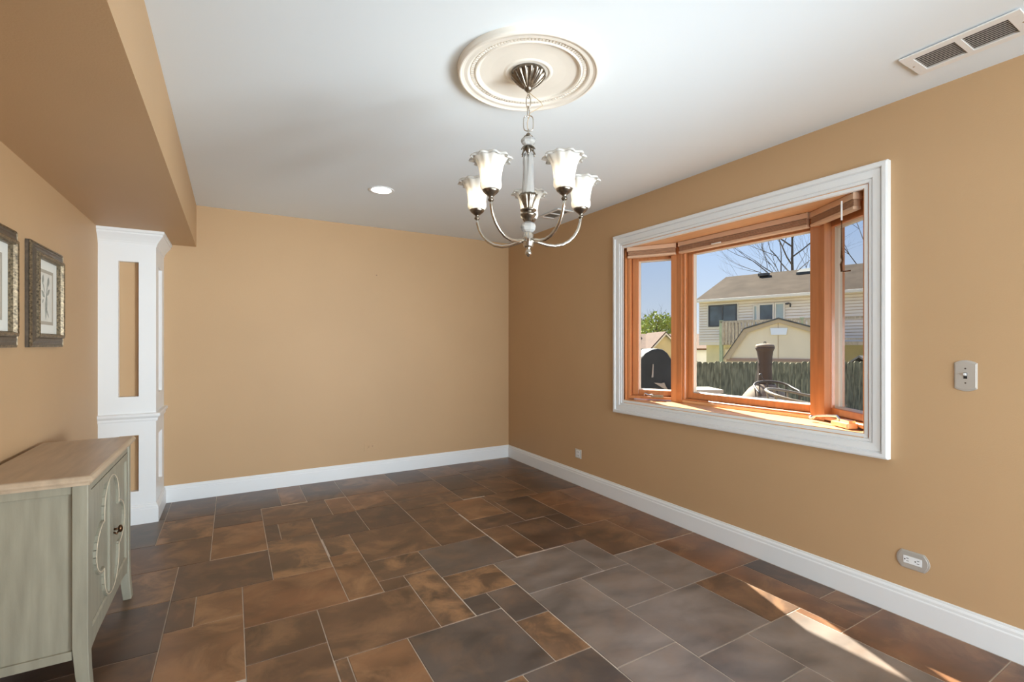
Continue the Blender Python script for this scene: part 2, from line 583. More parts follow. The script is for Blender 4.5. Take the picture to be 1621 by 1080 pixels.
# ------------------------------------------------------------------ floor tiles
TONE = {'d': (0.080, 0.045, 0.029, 0.3), 'm': (0.122, 0.064, 0.034, 0.5), 'o': (0.200, 0.096, 0.043, 0.9),
        'r': (0.165, 0.072, 0.031, 0.55), 'g': (0.095, 0.073, 0.060, 0.2), 'h': (0.178, 0.145, 0.123, 0.15), 's': (0.130, 0.073, 0.041, 1.0)}  # h: grey window sheen painted into the tile colour
TILES = [
 (.505,.822,3.36,3.80,'d'), (.822,1.15,3.36,3.81,'d'), (.682,1.152,2.865,3.36,'m'), (.512,.682,3.055,3.36,'s'), (.505,.682,2.48,3.055,'o'),
 (.682,.995,2.60,2.865,'s'), (.682,.82,2.475,2.60,'m'), (.82,.995,2.04,2.60,'s'), (.995,1.478,2.475,2.865,'g'), (1.152,1.478,2.865,3.34,'m'),
 (1.152,1.488,3.34,3.615,'m'), (1.488,1.80,3.178,3.615,'o'), (1.80,1.848,3.178,3.615,'m'), (1.484,1.848,2.967,3.178,'d'), (1.848,2.165,2.972,3.455,'d'), (1.845,2.275,3.455,3.635,'m'),
 (1.652,1.968,3.635,3.91,'m'), (1.15,1.652,3.615,3.90,'m'), (1.968,2.275,3.635,4.09,'m'), (1.968,2.275,4.09,4.43,'d'), (2.275,2.72,4.05,4.73,'m'),
 (2.275,2.72,3.455,4.05,'d'), (2.165,2.48,3.13,3.455,'r'), (2.48,2.72,3.13,3.455,'r'), (2.165,2.72,2.69,3.13,'r'), (2.01,2.165,2.69,2.972,'d'), (1.683,2.01,2.485,2.967,'d'),
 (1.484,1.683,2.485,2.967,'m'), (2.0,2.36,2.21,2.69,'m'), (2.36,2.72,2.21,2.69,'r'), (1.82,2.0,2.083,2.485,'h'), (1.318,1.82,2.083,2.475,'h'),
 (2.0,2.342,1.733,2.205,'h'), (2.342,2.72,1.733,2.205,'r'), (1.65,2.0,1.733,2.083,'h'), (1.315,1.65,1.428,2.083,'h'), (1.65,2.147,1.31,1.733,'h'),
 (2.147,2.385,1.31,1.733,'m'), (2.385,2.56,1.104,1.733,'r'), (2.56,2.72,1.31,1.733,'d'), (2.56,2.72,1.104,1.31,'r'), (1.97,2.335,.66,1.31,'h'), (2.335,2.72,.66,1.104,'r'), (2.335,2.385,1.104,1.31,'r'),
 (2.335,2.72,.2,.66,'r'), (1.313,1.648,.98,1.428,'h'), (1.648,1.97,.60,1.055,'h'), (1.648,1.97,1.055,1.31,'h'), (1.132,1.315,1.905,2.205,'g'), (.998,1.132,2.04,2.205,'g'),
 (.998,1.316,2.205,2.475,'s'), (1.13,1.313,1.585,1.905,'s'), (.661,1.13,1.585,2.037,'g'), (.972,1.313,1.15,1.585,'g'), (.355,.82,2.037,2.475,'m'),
 (.357,.408,1.55,2.037,'s'), (.408,.661,1.55,2.037,'o'), (.82,.972,1.40,1.585,'s'), (.661,.82,1.15,1.585,'s'), (.047,.505,2.475,2.91,'r'), (.195,.503,2.91,3.49,'s'),
 (.195,.282,3.49,3.80,'d'), (.282,.503,3.49,3.80,'m'), (.195,.658,3.80,4.21,'m'), (.658,.828,3.80,4.19,'o'), (.828,1.148,3.81,4.21,'o'), (.344,.53,4.235,4.755,'o'), (-.112,.344,4.225,4.755,'d'),
 (-.112,.195,3.932,4.225,'d'), (-.112,.195,3.36,3.932,'o'), (-.422,-.112,3.785,4.25,'s'), (-.422,-.112,4.25,4.755,'d'), (-.60,-.112,3.355,3.785,'m'), (-.78,-.60,3.355,3.785,'m'),
 (-.78,-.422,3.785,4.32,'g'), (-.78,-.422,4.32,4.755,'d'), (-.265,.195,2.91,3.355,'d'), (-.265,-.155,2.61,2.91,'m'), (-.155,.047,2.61,2.91,'o'), (-.265,.047,2.10,2.61,'o'), (-.78,-.265,2.468,2.93,'d'),
 (-.60,-.265,2.93,3.355,'s'), (-.78,-.60,2.93,3.355,'m'), (-.78,-.265,2.0,2.468,'d'), (.047,.355,2.182,2.475,'m'), (.047,.355,1.74,2.182,'m'), (.53,.828,4.21,4.755,'d'), (.828,1.30,4.21,4.755,'m'),
 (1.148,1.652,3.90,4.30,'m'), (1.30,1.65,4.30,4.755,'d'), (1.652,1.968,3.91,4.36,'d'), (1.65,1.968,4.36,4.755,'m'), (1.968,2.275,4.43,4.755,'m'),
]
GAP = 0.0021
n_tile = 0


def floor_tile(x0, x1, y0, y1, tone):
    cx, cy = (x0 + x1) / 2, (y0 + y1) / 2
    a, b = (x1 - x0) / 2 - GAP, (y1 - y0) / 2 - GAP
    me = bpy.data.meshes.new('floor_tile')
    e = 0.0016
    vs = [(sx * a, sy * b, -.006) for sx, sy in ((-1, -1), (1, -1), (1, 1), (-1, 1))]
    vs += [(sx * a, sy * b, -.0012) for sx, sy in ((-1, -1), (1, -1), (1, 1), (-1, 1))]
    vs += [(sx * (a - e), sy * (b - e), 0) for sx, sy in ((-1, -1), (1, -1), (1, 1), (-1, 1))]
    fs = [(8, 9, 10, 11)]
    for k in (0, 4):
        fs += [(k + i, k + (i + 1) % 4, k + 4 + (i + 1) % 4, k + 4 + i) for i in range(4)]
    me.from_pydata(vs, [], fs)
    me.materials.append(TILE)
    o = bpy.data.objects.new('floor_tile', me)
    col.objects.link(o)
    o.parent = floor
    o.location = (cx, cy, R.uniform(-0.0004, 0.0))
    t = TONE[tone]
    j = R.uniform(0.85, 1.15)
    o.color = (t[0] * j, t[1] * j, t[2] * j, t[3])


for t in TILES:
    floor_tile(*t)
# the rest of the floor, in the same random modular pattern
fx = [-.78, -.60, -.43, -.265, -.11, .047, .20, .355, .508, .661, .82, .972, 1.13, 1.313, 1.48, 1.648, 1.81, 1.97, 2.15, 2.335, 2.53, 2.72]
fy = [-3.38 + 0.1555 * k for k in range(0, 31)]


def free(x0, x1, y0, y1):
    for t in TILES:
        if min(x1, t[1]) - max(x0, t[0]) > 0.012 and min(y1, t[3]) - max(y0, t[2]) > 0.012:
            return False
    return True


used = set()
for j in range(len(fy) - 1):
    for i in range(len(fx) - 1):
        if (i, j) in used:
            continue
        w, h = R.choice([(2, 2), (3, 2), (2, 3), (3, 3), (1, 2), (2, 1), (1, 1)])
        best = None
        for ww in range(w, 0, -1):
            for hh in range(h, 0, -1):
                if i + ww < len(fx) and j + hh < len(fy) and not any((i + a, j + b) in used for a in range(ww) for b in range(hh)) \
                        and free(fx[i], fx[i + ww], fy[j], fy[j + hh]):
                    if best is None or ww * hh > best[0] * best[1]:
                        best = (ww, hh)
        if best:
            for a in range(best[0]):
                for b in range(best[1]):
                    used.add((i + a, j + b))
            floor_tile(fx[i], fx[i + best[0]], fy[j], fy[j + best[1]], R.choice('ddmmgsro'))
        else:
            # a cut piece up against the measured tiles
            y1 = fy[j + 1]
            cands = [t[2] for t in TILES if t[0] < fx[i + 1] - .012 and t[1] > fx[i] + .012 and t[2] > fy[j] + .03 and t[2] < y1]
            if cands and fy[j] < 2.3 and free(fx[i], fx[i + 1], fy[j], min(cands)):
                floor_tile(fx[i], fx[i + 1], fy[j], min(cands), R.choice('dmgs'))
                used.add((i, j))

# ------------------------------------------------------------------ panelled column beside the left wall
colm = struct_root('trim_column', (-0.64, 4.53, 0))
PAN = [(-0.690, -0.575, 0.910, 1.868), (-0.690, -0.575, 0.233, 0.634)]
PANY = [(4.43, 4.645, 0.925, 1.86), (4.43, 4.645, 0.245, 0.62)]
TH = 0.045
fr_front = lambda u, v, h: (u, CY0 + TH - h, v)
fr_right = lambda u, v, h: (CX1 - TH + h, u, v)


def face_with_holes(m, fr, u0, u1, v0, v1, holes, th):
    us = sorted({u0, u1, holes[0][0], holes[0][1]})
    vs = sorted({v0, v1} | {h[2] for h in holes} | {h[3] for h in holes})
    for i in range(len(us) - 1):
        for j in range(len(vs) - 1):
            if i == 1 and any(abs(vs[j] - h[2]) < 1e-6 for h in holes):
                continue
            m.boxf(fr, us[i], us[i + 1], vs[j], vs[j + 1], 0, th)


m = Mesh(); face_with_holes(m, fr_front, XL, CX1, 0, SZ, PAN, TH); m.build('front_face', WHITE, colm)
m = Mesh(); face_with_holes(m, fr_right, CY0 + TH, YB, 0, SZ, PANY, TH); m.build('side_face', WHITE, colm)
core = Mesh().box(XL, CX1 - TH - 0.004, CY0 + TH + 0.004, YB, 0, SZ).build('recessed_panel', WALL, colm)
core['label'] = 'tan panel set back inside the white column faces'


def around(m, prof, x1, y0):
    """moulding round the two free sides of the column: prof = [(out, z)]"""
    vs = []
    for t, z in prof:
        vs += [(XL, y0 - t, z), (x1 + t, y0 - t, z), (x1 + t, YB, z)]
    fs = []
    n = len(prof)
    for k in range(n):
        q = (k + 1) % n
        for i in range(2):
            fs.append((k * 3 + i, k * 3 + i + 1, q * 3 + i + 1, q * 3 + i))
    fs += [tuple(k * 3 for k in range(n)), tuple(k * 3 + 2 for k in range(n - 1, -1, -1))]
    m.add(vs, fs)
    return m


around(Mesh(), [(0, 1.985), (0.004, 1.985), (0.006, 1.998), (0.012, 2.012), (0.024, 2.030), (0.040, 2.050), (0.046, 2.058), (0.046, 2.068), (0.054, 2.074), (0.054, 2.092), (0, 2.092)], CX1, CY0).build('crown_moulding', WHITE, colm)
around(Mesh(), [(0, .730), (0.008, .730), (0.012, .742), (0.012, .752), (0.022, .764), (0.026, .770), (0.026, .782), (0.020, .788), (0, .790)], CX1, CY0).build('chair_rail', WHITE, colm)
around(Mesh(), [(t, z) for t, z in BPROF], CX1, CY0).build('base_moulding', WHITE, colm)

# ------------------------------------------------------------------ bay window
win = struct_root('window_1', (XR, (WY0 + WY1) / 2, WZ0))
fr_wall = lambda u, v, h: (XR - h, u, v)      # u = Y, v = Z, h = into the room
CAS = [(0.0, 0.0), (0.0, 0.030), (0.008, 0.034), (0.024, 0.034), (0.027, 0.026), (0.029, 0.020), (0.0315, 0.020), (0.034, 0.026), (0.066, 0.024), (0.069, 0.016), (0.0715, 0.016), (0.074, 0.021), (0.084, 0.019), (0.087, 0.010), (0.0895, 0.010), (0.091, 0.015), (0.106, 0.013), (0.110, 0.009), (0.110, 0.0)]
Mesh().rect_sweep(fr_wall, 1.077, 2.994, .727, 2.166, CAS).build('casing', WHITE, win)

P0, P1, P2, P3 = (2.76, 2.882), (2.965, 2.55), (2.965, 1.52), (2.76, 1.189)
TD = 0.13                                    # depth of the frames
fl, LS = frame2(P1, P0, 1)                  # far side panel (left in the picture), s from the corner post
fc, LC = frame2(P2, P1, 1)
fr_, LSR = frame2(P2, P3, -1)
ZS, ZH = 0.838, 2.058
ang = math.atan2(LS, LS)
# seat and head boards
OUTP = [(XR - .012, WY0), (XR - .012, WY1), P0, fl(LS, TD, 0)[:2], fl(0.0, TD, 0)[:2], (2.965 + TD, 2.60), (2.965 + TD, 1.47), fr_(0.0, TD, 0)[:2], fr_(LSR, TD, 0)[:2], P3]
OUTP = [(XR - .012, WY0), (XR - .012, WY1), P0, (2.88, 2.955), (3.08, 2.625), (3.11, 2.56), (3.11, 1.51), (3.08, 1.445), (2.88, 1.115), P3]
Mesh().prism([(x, y, ZS - .04) for x, y in OUTP], (0, 0, .04)).build('seat_board', WOODH, win)
Mesh().prism([(x, y, ZH) for x, y in OUTP], (0, 0, .04)).build('head_board', WOODH, win)
Mesh().box(XR - .012, 2.80, WY1, WY1 + .025, ZS - .02, ZH + .02).build('jamb_board', WOOD, win)
Mesh().box(XR - .012, 2.80, WY0 - .025, WY0, ZS - .02, ZH + .02).build('jamb_board', WOOD, win)
for (P, sg) in ((P1, 1), (P2, -1)):          # corner posts, the inside edge set slightly proud
    a = (P[0] - .012, P[1] - sg * .045)
    b = (P[0] - .012, P[1] + sg * .002)
    c = (P[0] - .028, P[1] + sg * .042)
    d = (P[0] + .085, P[1] + sg * .085)
    e = (P[0] + .06, P[1] - sg * .045)
    Mesh().prism([(q[0], q[1], ZS) for q in (a, b, c, d, e)], (0, 0, ZH - ZS)).build('corner_post', WOOD, win, bevel=.003)


def window_unit(fr, s0, s1, glass, z0, z1, kind, pane, q=1.0):
    """frame, sash and pane of one light; s0..s1 clear width between posts, glass = (g0, g1, zg0, zg1)"""
    g0, g1, zg0, zg1 = glass
    f3 = lambda u, v, h: fr(u, -h, v)
    prof = [(0, 0), (.018, 0), (.022, -.006), (.022, -.05 * q), (.030, -.05 * q), (.030, -.12 * q), (0, -.12 * q)]
    fm = Mesh().rect_sweep(f3, s0, s1, z0, z1, prof).build(kind + '_frame', WOOD, win)
    i = .026
    a0, a1, b0, b1 = s0 + i, s1 - i, z0 + i, z1 - i
    m = Mesh()
    for (u0, u1, v0, v1) in ((a0, g0, b0, b1), (g1, a1, b0, b1), (g0, g1, b0, zg0), (g0, g1, zg1, b1)):
        m.boxf(fr, u0, u1, .042 * q, .105 * q, v0, v1)
    sash = m.build(kind + '_sash', WOOD, win, bevel=.004)
    k = .007
    Mesh().rect_sweep(f3, g0, g1, zg0, zg1, [(0, -.062 * q), (k, -.078 * q), (k, -.10 * q), (0, -.10 * q)]).build('glazing_bead', SASHM, sash)
    Mesh().boxf(fr, g0 + .001, g1 - .001,   .086 * q, .089 * q, zg0 + .001, zg1 - .001).build('pane', pane, sash)
    return fm, sash


window_unit(fc, .025, LC - .047, (.054, LC - .115, .918, 1.962), ZS + .012, ZH - .002, 'picture', PANE, .65)
Mesh().boxf(fc, .045, LC - .045, -.006, .10, ZS, ZS + .020).build('sill_rail', WOODH, win, bevel=.003)
_, sl = window_unit(fl, .012, LS - .006, (.045, .310, .916, 1.955), ZS + .012, ZH - .002, 'casement', PANES)
_, sr = window_unit(fr_, .012, LSR - .006, (.045, .310, .916, 1.955), ZS + .012, ZH - .002, 'casement', PANES)
for f_, s_ in ((fl, sl), (fr_, sr)):         # black sash locks by the posts and the pale screen stop
    Mesh().boxf(f_, .006, .020, -.006, .0, .96, 1.10).build('sash_lock', DARK, s_)
# folding crank handles
m = Mesh()
m.boxf(fl, .105, .20, -.022, .0, ZS + .030, ZS + .048)
m.tube([fl(.185, -.026, ZS + .05), fl(.215, -.03, ZS + .046), fl(.245, -.026, ZS + .058), fl(.25, -.03, ZS + .040)], .006)
h = m.build('crank_handle', CHROME, sl)
h['label'] = 'folded metal crank handle'
m = Mesh()
m.prism([fr_(.19, -.055, ZS + .004), fr_(.33, -.055, ZS + .004), fr_(.33, .0, ZS + .004), fr_(.19, .0, ZS + .004)], (0, 0, .028))
h2 = m.build('crank_cover', WOODH, sr, bevel=.006)
m = Mesh()
m.tube([fr_(.24, -.03, ZS + .034), fr_(.22, -.04, ZS + .056), fr_(.16, -.055, ZS + .05), fr_(.10, -.066, ZS + .040), fr_(.07, -.075, ZS + .030)], [.007, .007, .006, .006, .007])
m.ball(fr_(.06, -.078, ZS + .027), .016, .016, .011)
m.boxf(fr_, .255, .325, -.045, -.01, ZS + .032, ZS + .046)
m.build('crank_handle', CHROME, sr, smooth=False)

# outside of the bay and the eave over it
m = Mesh()
BO = [(XR + .12, WY0 - .10), (XR + .12, WY1 + .10), (2.90, 2.975), (3.125, 2.57), (3.125, 1.50), (2.90, 1.095)]
m.prism([(x, y, ZH + .041) for x, y in BO], (0, 0, .14))
m.prism([(x, y, .64) for x, y in BO], (0, 0, ZS - .041 - .64))
m.build('trim_bay_shell', HTRIM, kind=ST)
Mesh().box(XR + .12, 3.205, YF - .5, YB + .5, 2.42, 2.56).build('trim_eave', HTRIM, kind=ST)

# ------------------------------------------------------------------ pleated shades drawn up at the head of the bay


def shade(name, fr, s0, s1, label):
    loc = fr((s0 + s1) / 2, -.02, 2.012)
    t = thing(name, loc, label, 'window shade', 'shades drawn up in the bay window')
    Mesh().boxf(fr, s0, s1, -.046, -.004, 2.024, 2.057).build('headrail', SHADERAIL, t, bevel=.004)
    m = Mesh()
    n = 4
    for k in range(n):
        z0 = 1.987 + k * .009
        m.prism([fr(s0 + .004, -.044, z0 + .0045), fr(s0 + .004, -.036, z0 + .009), fr(s0 + .004, -.006, z0 + .009), fr(s0 + .004, -.006, z0), fr(s0 + .004, -.036, z0)],
                tuple(b - a for a, b in zip(fr(s0, 0, 0), fr(s1 - .008, 0, 0))))
    m.build('pleated_fabric', SHADE, t)
    Mesh().boxf(fr, s0, s1, -.046, -.004, 1.970, 1.987).build('bottom_rail', SHADERAIL, t, bevel=.004)
    for s in (s0, s1):
        Mesh().boxf(fr, s - .003, s + .003, -.048, -.003, 2.022, 2.0572).build('end_cap', SHADERAIL, t)
    return t


tc_ = shade('pleated_shade', fc, .045, LC - .045, 'wide tan pleated shade drawn up over the middle pane of the bay window')
Mesh().boxf(fc, LC * .60, LC * .60 + .07, -.058, -.046, 1.984, 1.990).build('pull_tab', WHITE, tc_)
shade('pleated_shade', fl, .01, LS - .012, 'narrow tan pleated shade above the left side casement and its dark screen')
ts_ = shade('pleated_shade', fr_, -.012, LSR - .03, 'narrow tan pleated shade with hanging cord above the right side casement')
cx_, cy_, _ = fr_(.295, -.062, 0)
m = Mesh(); m.tube([(cx_, cy_, 2.03), (cx_, cy_, 1.93)], .0045)
m.build('cord_sleeve', WHITE, ts_)
m = Mesh()
m.tube([(cx_, cy_, 1.93), (cx_, cy_, 1.80), (cx_, cy_, 1.73)], [.0022, .0025, .005])
m.tube([(cx_, cy_, 1.745), (cx_ + .003, cy_ - .003, 1.72), (cx_ - .002, cy_ + .002, 1.70), (cx_, cy_, 1.66)], [.006, .004, .006, .005])
m.tube([(cx_, cy_, 1.665), (cx_, cy_ - .01, 1.660), (cx_ - .02, cy_ - .05, 1.658)], .0035)
m.build('cord', BRONZE, ts_)

# ------------------------------------------------------------------ ceiling medallion
MX, MY = 1.087, 1.726
med = thing('ceiling_medallion', (MX, MY, H), 'cream round plaster ceiling medallion ringed with beads around the chandelier canopy', 'medallion')
Mesh().lathe([(.299, H), (.299, 2.420), (.296, 2.414), (.291, 2.411), (.286, 2.411), (.282, 2.414), (.272, 2.417), (.258, 2.4165), (.252, 2.419), (.249, 2.424), (.245, 2.426), (.231, 2.426), (.227, 2.422), (.222, 2.4205),
              (.216, 2.423), (.212, 2.429), (.206, 2.431), (.16, 2.4325), (.105, 2.432), (.096, 2.429), (.090, 2.429), (.084, 2.433), (.0, 2.433)], (MX, MY), 96).build('rim', CREAM, med, smooth=False)
m = Mesh()
for k in range(110):
    a = 2 * PI * k / 110
    ca, sa = math.cos(a), math.sin(a)
    fr = lambda r, t, z: (MX + ca * r - sa * t, MY + sa * r + ca * t, z)
    m.boxf(fr, .232, .2435, -.0042, .0042, 2.4225, 2.4265)
m.build('bead_ring', CREAM, med, kind='stuff')

# ------------------------------------------------------------------ chandelier
ch = thing('chandelier', (MX, MY, 2.433), 'five-arm nickel chandelier with lit frosted flower-shaped glass shades', 'chandelier')
c0 = (MX, MY)
flute = lambda n, a: (lambda t, k: 1 + a * math.cos(n * t))
m = Mesh()
m.lathe([(.0, 2.433), (.072, 2.433), (.074, 2.425), (.073, 2.419)], c0, 48)
m.lathe([(.073, 2.421), (.070, 2.414), (.060, 2.402), (.046, 2.388), (.030, 2.374), (.018, 2.366)], c0, 128, lambda t, k: .84 + .20 * abs(math.cos(8 * t)) ** .6)
m.lathe([(.018, 2.368), (.017, 2.360), (.011, 2.354), (.006, 2.349), (.0, 2.347)], c0, 20)
m.build('canopy', ANTIQUE, ch, smooth=True)


def link(z, h, w, r, rot, sq=False):
    pts = []
    n = 20
    for k in range(n):
        a = 2 * PI * k / n
        x = math.sin(a)
        y = math.cos(a)
        if sq:
            x = math.copysign(abs(x) ** .6, x); y = math.copysign(abs(y) ** .6, y)
        pts.append((MX + w / 2 * x * math.cos(rot), MY + w / 2 * x * math.sin(rot), z + h / 2 * y))
    return Mesh().tube(pts, r, 6, loop=True).build('chain_link', NICKEL, ch, smooth=True)


link(2.338, .026, .014, .0022, .5)
link(2.310, .056, .020, .0024, -.9)
link(2.266, .050, .020, .0024, .6)
link(2.218, .066, .042, .0024, -.5, True)
link(2.178, .028, .016, .0028, .9)
m = Mesh()
m.tube([(MX, MY, 2.352), (MX + .015, MY - .010, 2.335), (MX + .045, MY - .028, 2.308), (MX + .052, MY - .032, 2.292), (MX + .030, MY - .018, 2.277), (MX + .006, MY - .004, 2.262), (MX - .004, MY + .003, 2.22), (MX, MY, 2.17)], .0014, 6)
m.build('lamp_wire', WIRE, ch)
m = Mesh()
m.lathe([(.004, 2.175), (.010, 2.172), (.008, 2.166), (.019, 2.162), (.020, 2.160), (.004, 2.160)], c0, 20)
m.build('top_cap', ANTIQUE, ch, smooth=True)
gb = lambda z, r, h: Mesh().lathe([(.004, z + h), (r * .55, z + h * .93), (r * .9, z + h * .55), (r, z), (r * .9, z - h * .55), (r * .55, z - h * .93), (.004, z - h)], c0, 14, lambda t, k: 1 + .03 * math.cos(7 * t))
gb(2.142, .031, .018).build('glass_ball', CRYSTAL, ch)
m = Mesh()
m.lathe([(.004, 2.124), (.014, 2.122), (.013, 2.110), (.010, 2.098), (.006, 2.09)], c0, 16)
for k in range(8):
    a = 2 * PI * k / 8 + .2
    ca, sa = math.cos(a), math.sin(a)
    big = k % 2 == 0
    pts = [(.008, 2.118), (.018, 2.115), (.030 if big else .020, 2.108), (.041 if big else .023, 2.096 if big else 2.088)] + ([] if big else [(.026, 2.076)])
    m.tube([(MX + ca * r, MY + sa * r, z) for r, z in pts], [.004, .005, .004, .002] + ([] if big else [.003]), 6)
m.build('leaf_crown', ANTIQUE, ch, smooth=True)
m = Mesh()
m.lathe([(.012, 2.092), (.021, 2.085), (.0235, 2.06), (.0225, 2.02), (.0235, 1.98), (.0255, 1.94), (.028, 1.915), (.016, 1.905)], c0, 40, lambda t, k: 1 + .05 * math.cos(10 * t + .9 * k))
m.build('crystal_column', CRYSTAL, ch, smooth=True)
Mesh().tube([(MX, MY, 2.095), (MX, MY, 1.80)], .0045, 8).build('center_rod', NICKEL, ch, smooth=True)
m = Mesh()
m.lathe([(.030, 1.914), (.037, 1.916), (.034, 1.905), (.026, 1.888), (.019, 1.868), (.0165, 1.850)], c0, 60, flute(10, .09))
m.lathe([(.0165, 1.858), (.020, 1.853), (.034, 1.851), (.034, 1.846), (.021, 1.842), (.020, 1.836), (.033, 1.833), (.033, 1.827), (.024, 1.818), (.015, 1.808), (.010, 1.797), (.004, 1.795)], c0, 32)
m.build('flared_cup', ANTIQUE, ch, smooth=True)
gb(1.776, .032, .023).build('glass_ball', CRYSTAL, ch)
m = Mesh()
m.lathe([(.004, 1.758), (.018, 1.756), (.020, 1.750), (.020, 1.746), (.024, 1.740), (.0235, 1.708), (.021, 1.700), (.021, 1.694), (.012, 1.690)], c0, 30, lambda t, k: 1 + (.04 * math.cos(10 * t) if k in (4, 5) else 0))
m.lathe([(.012, 1.692), (.009, 1.684), (.010, 1.678), (.015, 1.668), (.014, 1.662), (.008, 1.657), (.004, 1.652), (.0, 1.650)], c0, 20)
m.build('hub', NICKEL, ch, smooth=True)

fwd = (math.sin(.528), math.cos(.528))
rgt = (fwd[1], -fwd[0])
RA = 0.24
SHP = [(.026, 1.872), (.034, 1.876), (.039, 1.886), (.0395, 1.900), (.037, 1.910), (.0385, 1.918), (.041, 1.940), (.046, 1.965), (.054, 1.984), (.064, 1.997), (.071, 2.001), (.076, 1.997), (.078, 1.990)]
for k in range(5):
    th = math.radians(33 + 72 * k)           # measured from the direction towards the room's open side
    dx = rgt[0] * math.sin(th) - fwd[0] * math.cos(th)
    dy = rgt[1] * math.sin(th) - fwd[1] * math.cos(th)
    P = lambda r, z: (MX + dx * r, MY + dy * r, z)
    pts = []
    for (r, z) in ((.018, 1.722), (.05, 1.713), (.085, 1.705), (.12, 1.703), (.155, 1.711), (.185, 1.728), (.210, 1.752), (.228, 1.782), (.237, 1.812), (RA, 1.842)):
        pts.append(P(r, z))
    arm = Mesh().tube(pts, .0066, 10).build('arm', NICKEL, ch, smooth=True)
    cc = P(RA, 0)[:2]
    Mesh().lathe([(.0, 1.830), (.010, 1.832), (.012, 1.838), (.008, 1.844), (.010, 1.850), (.020, 1.858), (.029, 1.866), (.033, 1.874), (.031, 1.877), (.022, 1.874), (.014, 1.872)], cc, 24).build('shade_cup', ANTIQUE, arm, smooth=True)
    Mesh().lathe(SHP, cc, 80, lambda t, q: 1 + (0.012 * q * q / 16 if q > 4 else .012) * math.cos(10 * t) * (1 if q > 4 else 2.0)).build('glass_shade', FROST, arm, smooth=True, solid=.003)
    Mesh().ball((cc[0], cc[1], 1.922), .0135, .0135, .034, 12, 8).build('bulb', BULB, arm, smooth=True)
    Mesh().lathe([(.0, 1.872), (.012, 1.872), (.012, 1.892), (.0, 1.894)], cc, 14).build('socket', CREAM, arm, smooth=True)

# ------------------------------------------------------------------ ceiling fittings
dl = thing('recessed_downlight', (.969, 3.606, H), 'lit round recessed ceiling light over the far end of the room', 'ceiling light')
m = Mesh()
m.lathe([(.094, H), (.094, 2.4365), (.088, 2.434), (.076, 2.436), (.072, 2.4385)], (.969, 3.606), 48)
m.build('trim_ring', WHITE, dl, smooth=True)
m = Mesh(); m.lathe([(.0, 2.4378), (.073, 2.4378)], (.969, 3.606), 40)
m.build('lens', LAMP, dl)


def register(loc, x0, x1, y0, y1, ops, nl, label):
    t = thing('ceiling_vent', loc, label, 'vent')
    us = [y0] + [v for o in ops for v in o[2:4]] + [y1]
    m = Mesh()
    xa, xb = ops[0][0], ops[0][1]
    zt, zb = 2.4345, 2.4290
    m.box(x0, xa, y0, y1, zb, zt); m.box(xb, x1, y0, y1, zb, zt)
    for a, b in zip(us[0::2], us[1::2]):
        m.box(xa, xb, a, b, zb, zt)
    m.box(x0 + .012, x1 - .012, y0 + .012, y1 - .012, zt + .0042, H)
    m.build('faceplate', VENT, t, bevel=.0015)
    for o in ops:
        Mesh().box(o[0], o[1], o[2], o[3], 2.4384, 2.4388).build('duct_shadow', DARK, t)
        w = (o[1] - o[0]) / nl
        for k in range(nl):
            xk = o[0] + (k + .5) * w
            Mesh().prism([(xk - w * .46, o[2], 2.4326), (xk - w * .40, o[2], 2.4318), (xk + w * .30, o[2], 2.4348), (xk + w * .24, o[2], 2.4356)], (0, o[3] - o[2], 0)).build('louver', LOUVER, t)
    for s in (y0 + .014, y1 - .014):
        Mesh().ball(((x0 + x1) / 2, s, zb), .004, .004, .0016, 8, 4).build('screw', CHROME, t)
    return t


register((2.44, .72, H), 2.338, 2.542, .545, .893, [(2.374, 2.508, .584, .711), (2.374, 2.508, .730, .858)], 9, 'white ceiling vent with two louvered openings above the light switch')
register((2.47, 3.46, H), 2.385, 2.555, 3.32, 3.61, [(2.408, 2.532, 3.345, 3.455), (2.408, 2.532, 3.475, 3.585)], 9, 'small ceiling vent behind the chandelier in the far corner')

# ------------------------------------------------------------------ wall plates
fw_ = lambda u, v, h: (XR - h, u, v)


def plate_outline(w, hgt, bow):
    """bowed ends along v, straight sides along u"""
    pts = []
    for sg in (1, -1):
        for k in range(9):
            q = -1 + 2 * k / 8
            pts.append((sg * q * w / 2, sg * (hgt / 2 - bow * q * q)))
    return pts


def wall_plate(name, cy, cz, w, hgt, bow, horizontal, label):
    t = thing(name, (XR, cy, cz), label, 'switch' if not horizontal else 'outlet')
    out = plate_outline(w, hgt, bow)
    m = Mesh()
    for sc_, h0, h1 in ((1, 0, .0042), (.90, .0042, .0068)):
        pts = [((y if horizontal else x) * sc_, (x if horizontal else y) * sc_) for x, y in out]
        m.prism([fw_(cy + a, cz + b, h0) for a, b in pts], (-(h1 - h0), 0, 0))
    m.build('plate', PLATE, t, bevel=.0012)
    return t


sw = wall_plate('light_switch', .803, 1.144, .076, .134, .012, False, 'brushed metal plate with one toggle switch on the tan wall right of the window')
Mesh().boxf(fw_, .797, .809, 1.131, 1.157, .0068, .0080).build('toggle_slot', DARK, sw)
Mesh().prism([fw_(.8075, 1.143, .0075), fw_(.8075, 1.155, .0075), fw_(.8075, 1.155, .018), fw_(.8075, 1.147, .018)], (0, -.009, 0)).build('toggle', WHITE, sw, bevel=.001)
for dz in (-.031, .031):
    Mesh().ball(fw_(.803, 1.144 + dz, .0068), .0014, .0035, .0035, 8, 4).build('screw', ANTIQUE, sw)
ou = wall_plate('wall_outlet', .989, .273, .084, .128, .020, True, 'brushed metal outlet plate lying sideways low on the wall below the switch')
Mesh().boxf(fw_, .989 - .035, .989 + .035, .273 - .017, .273 + .017, .0068, .0086).build('receptacle', WHITE, ou, bevel=.002)
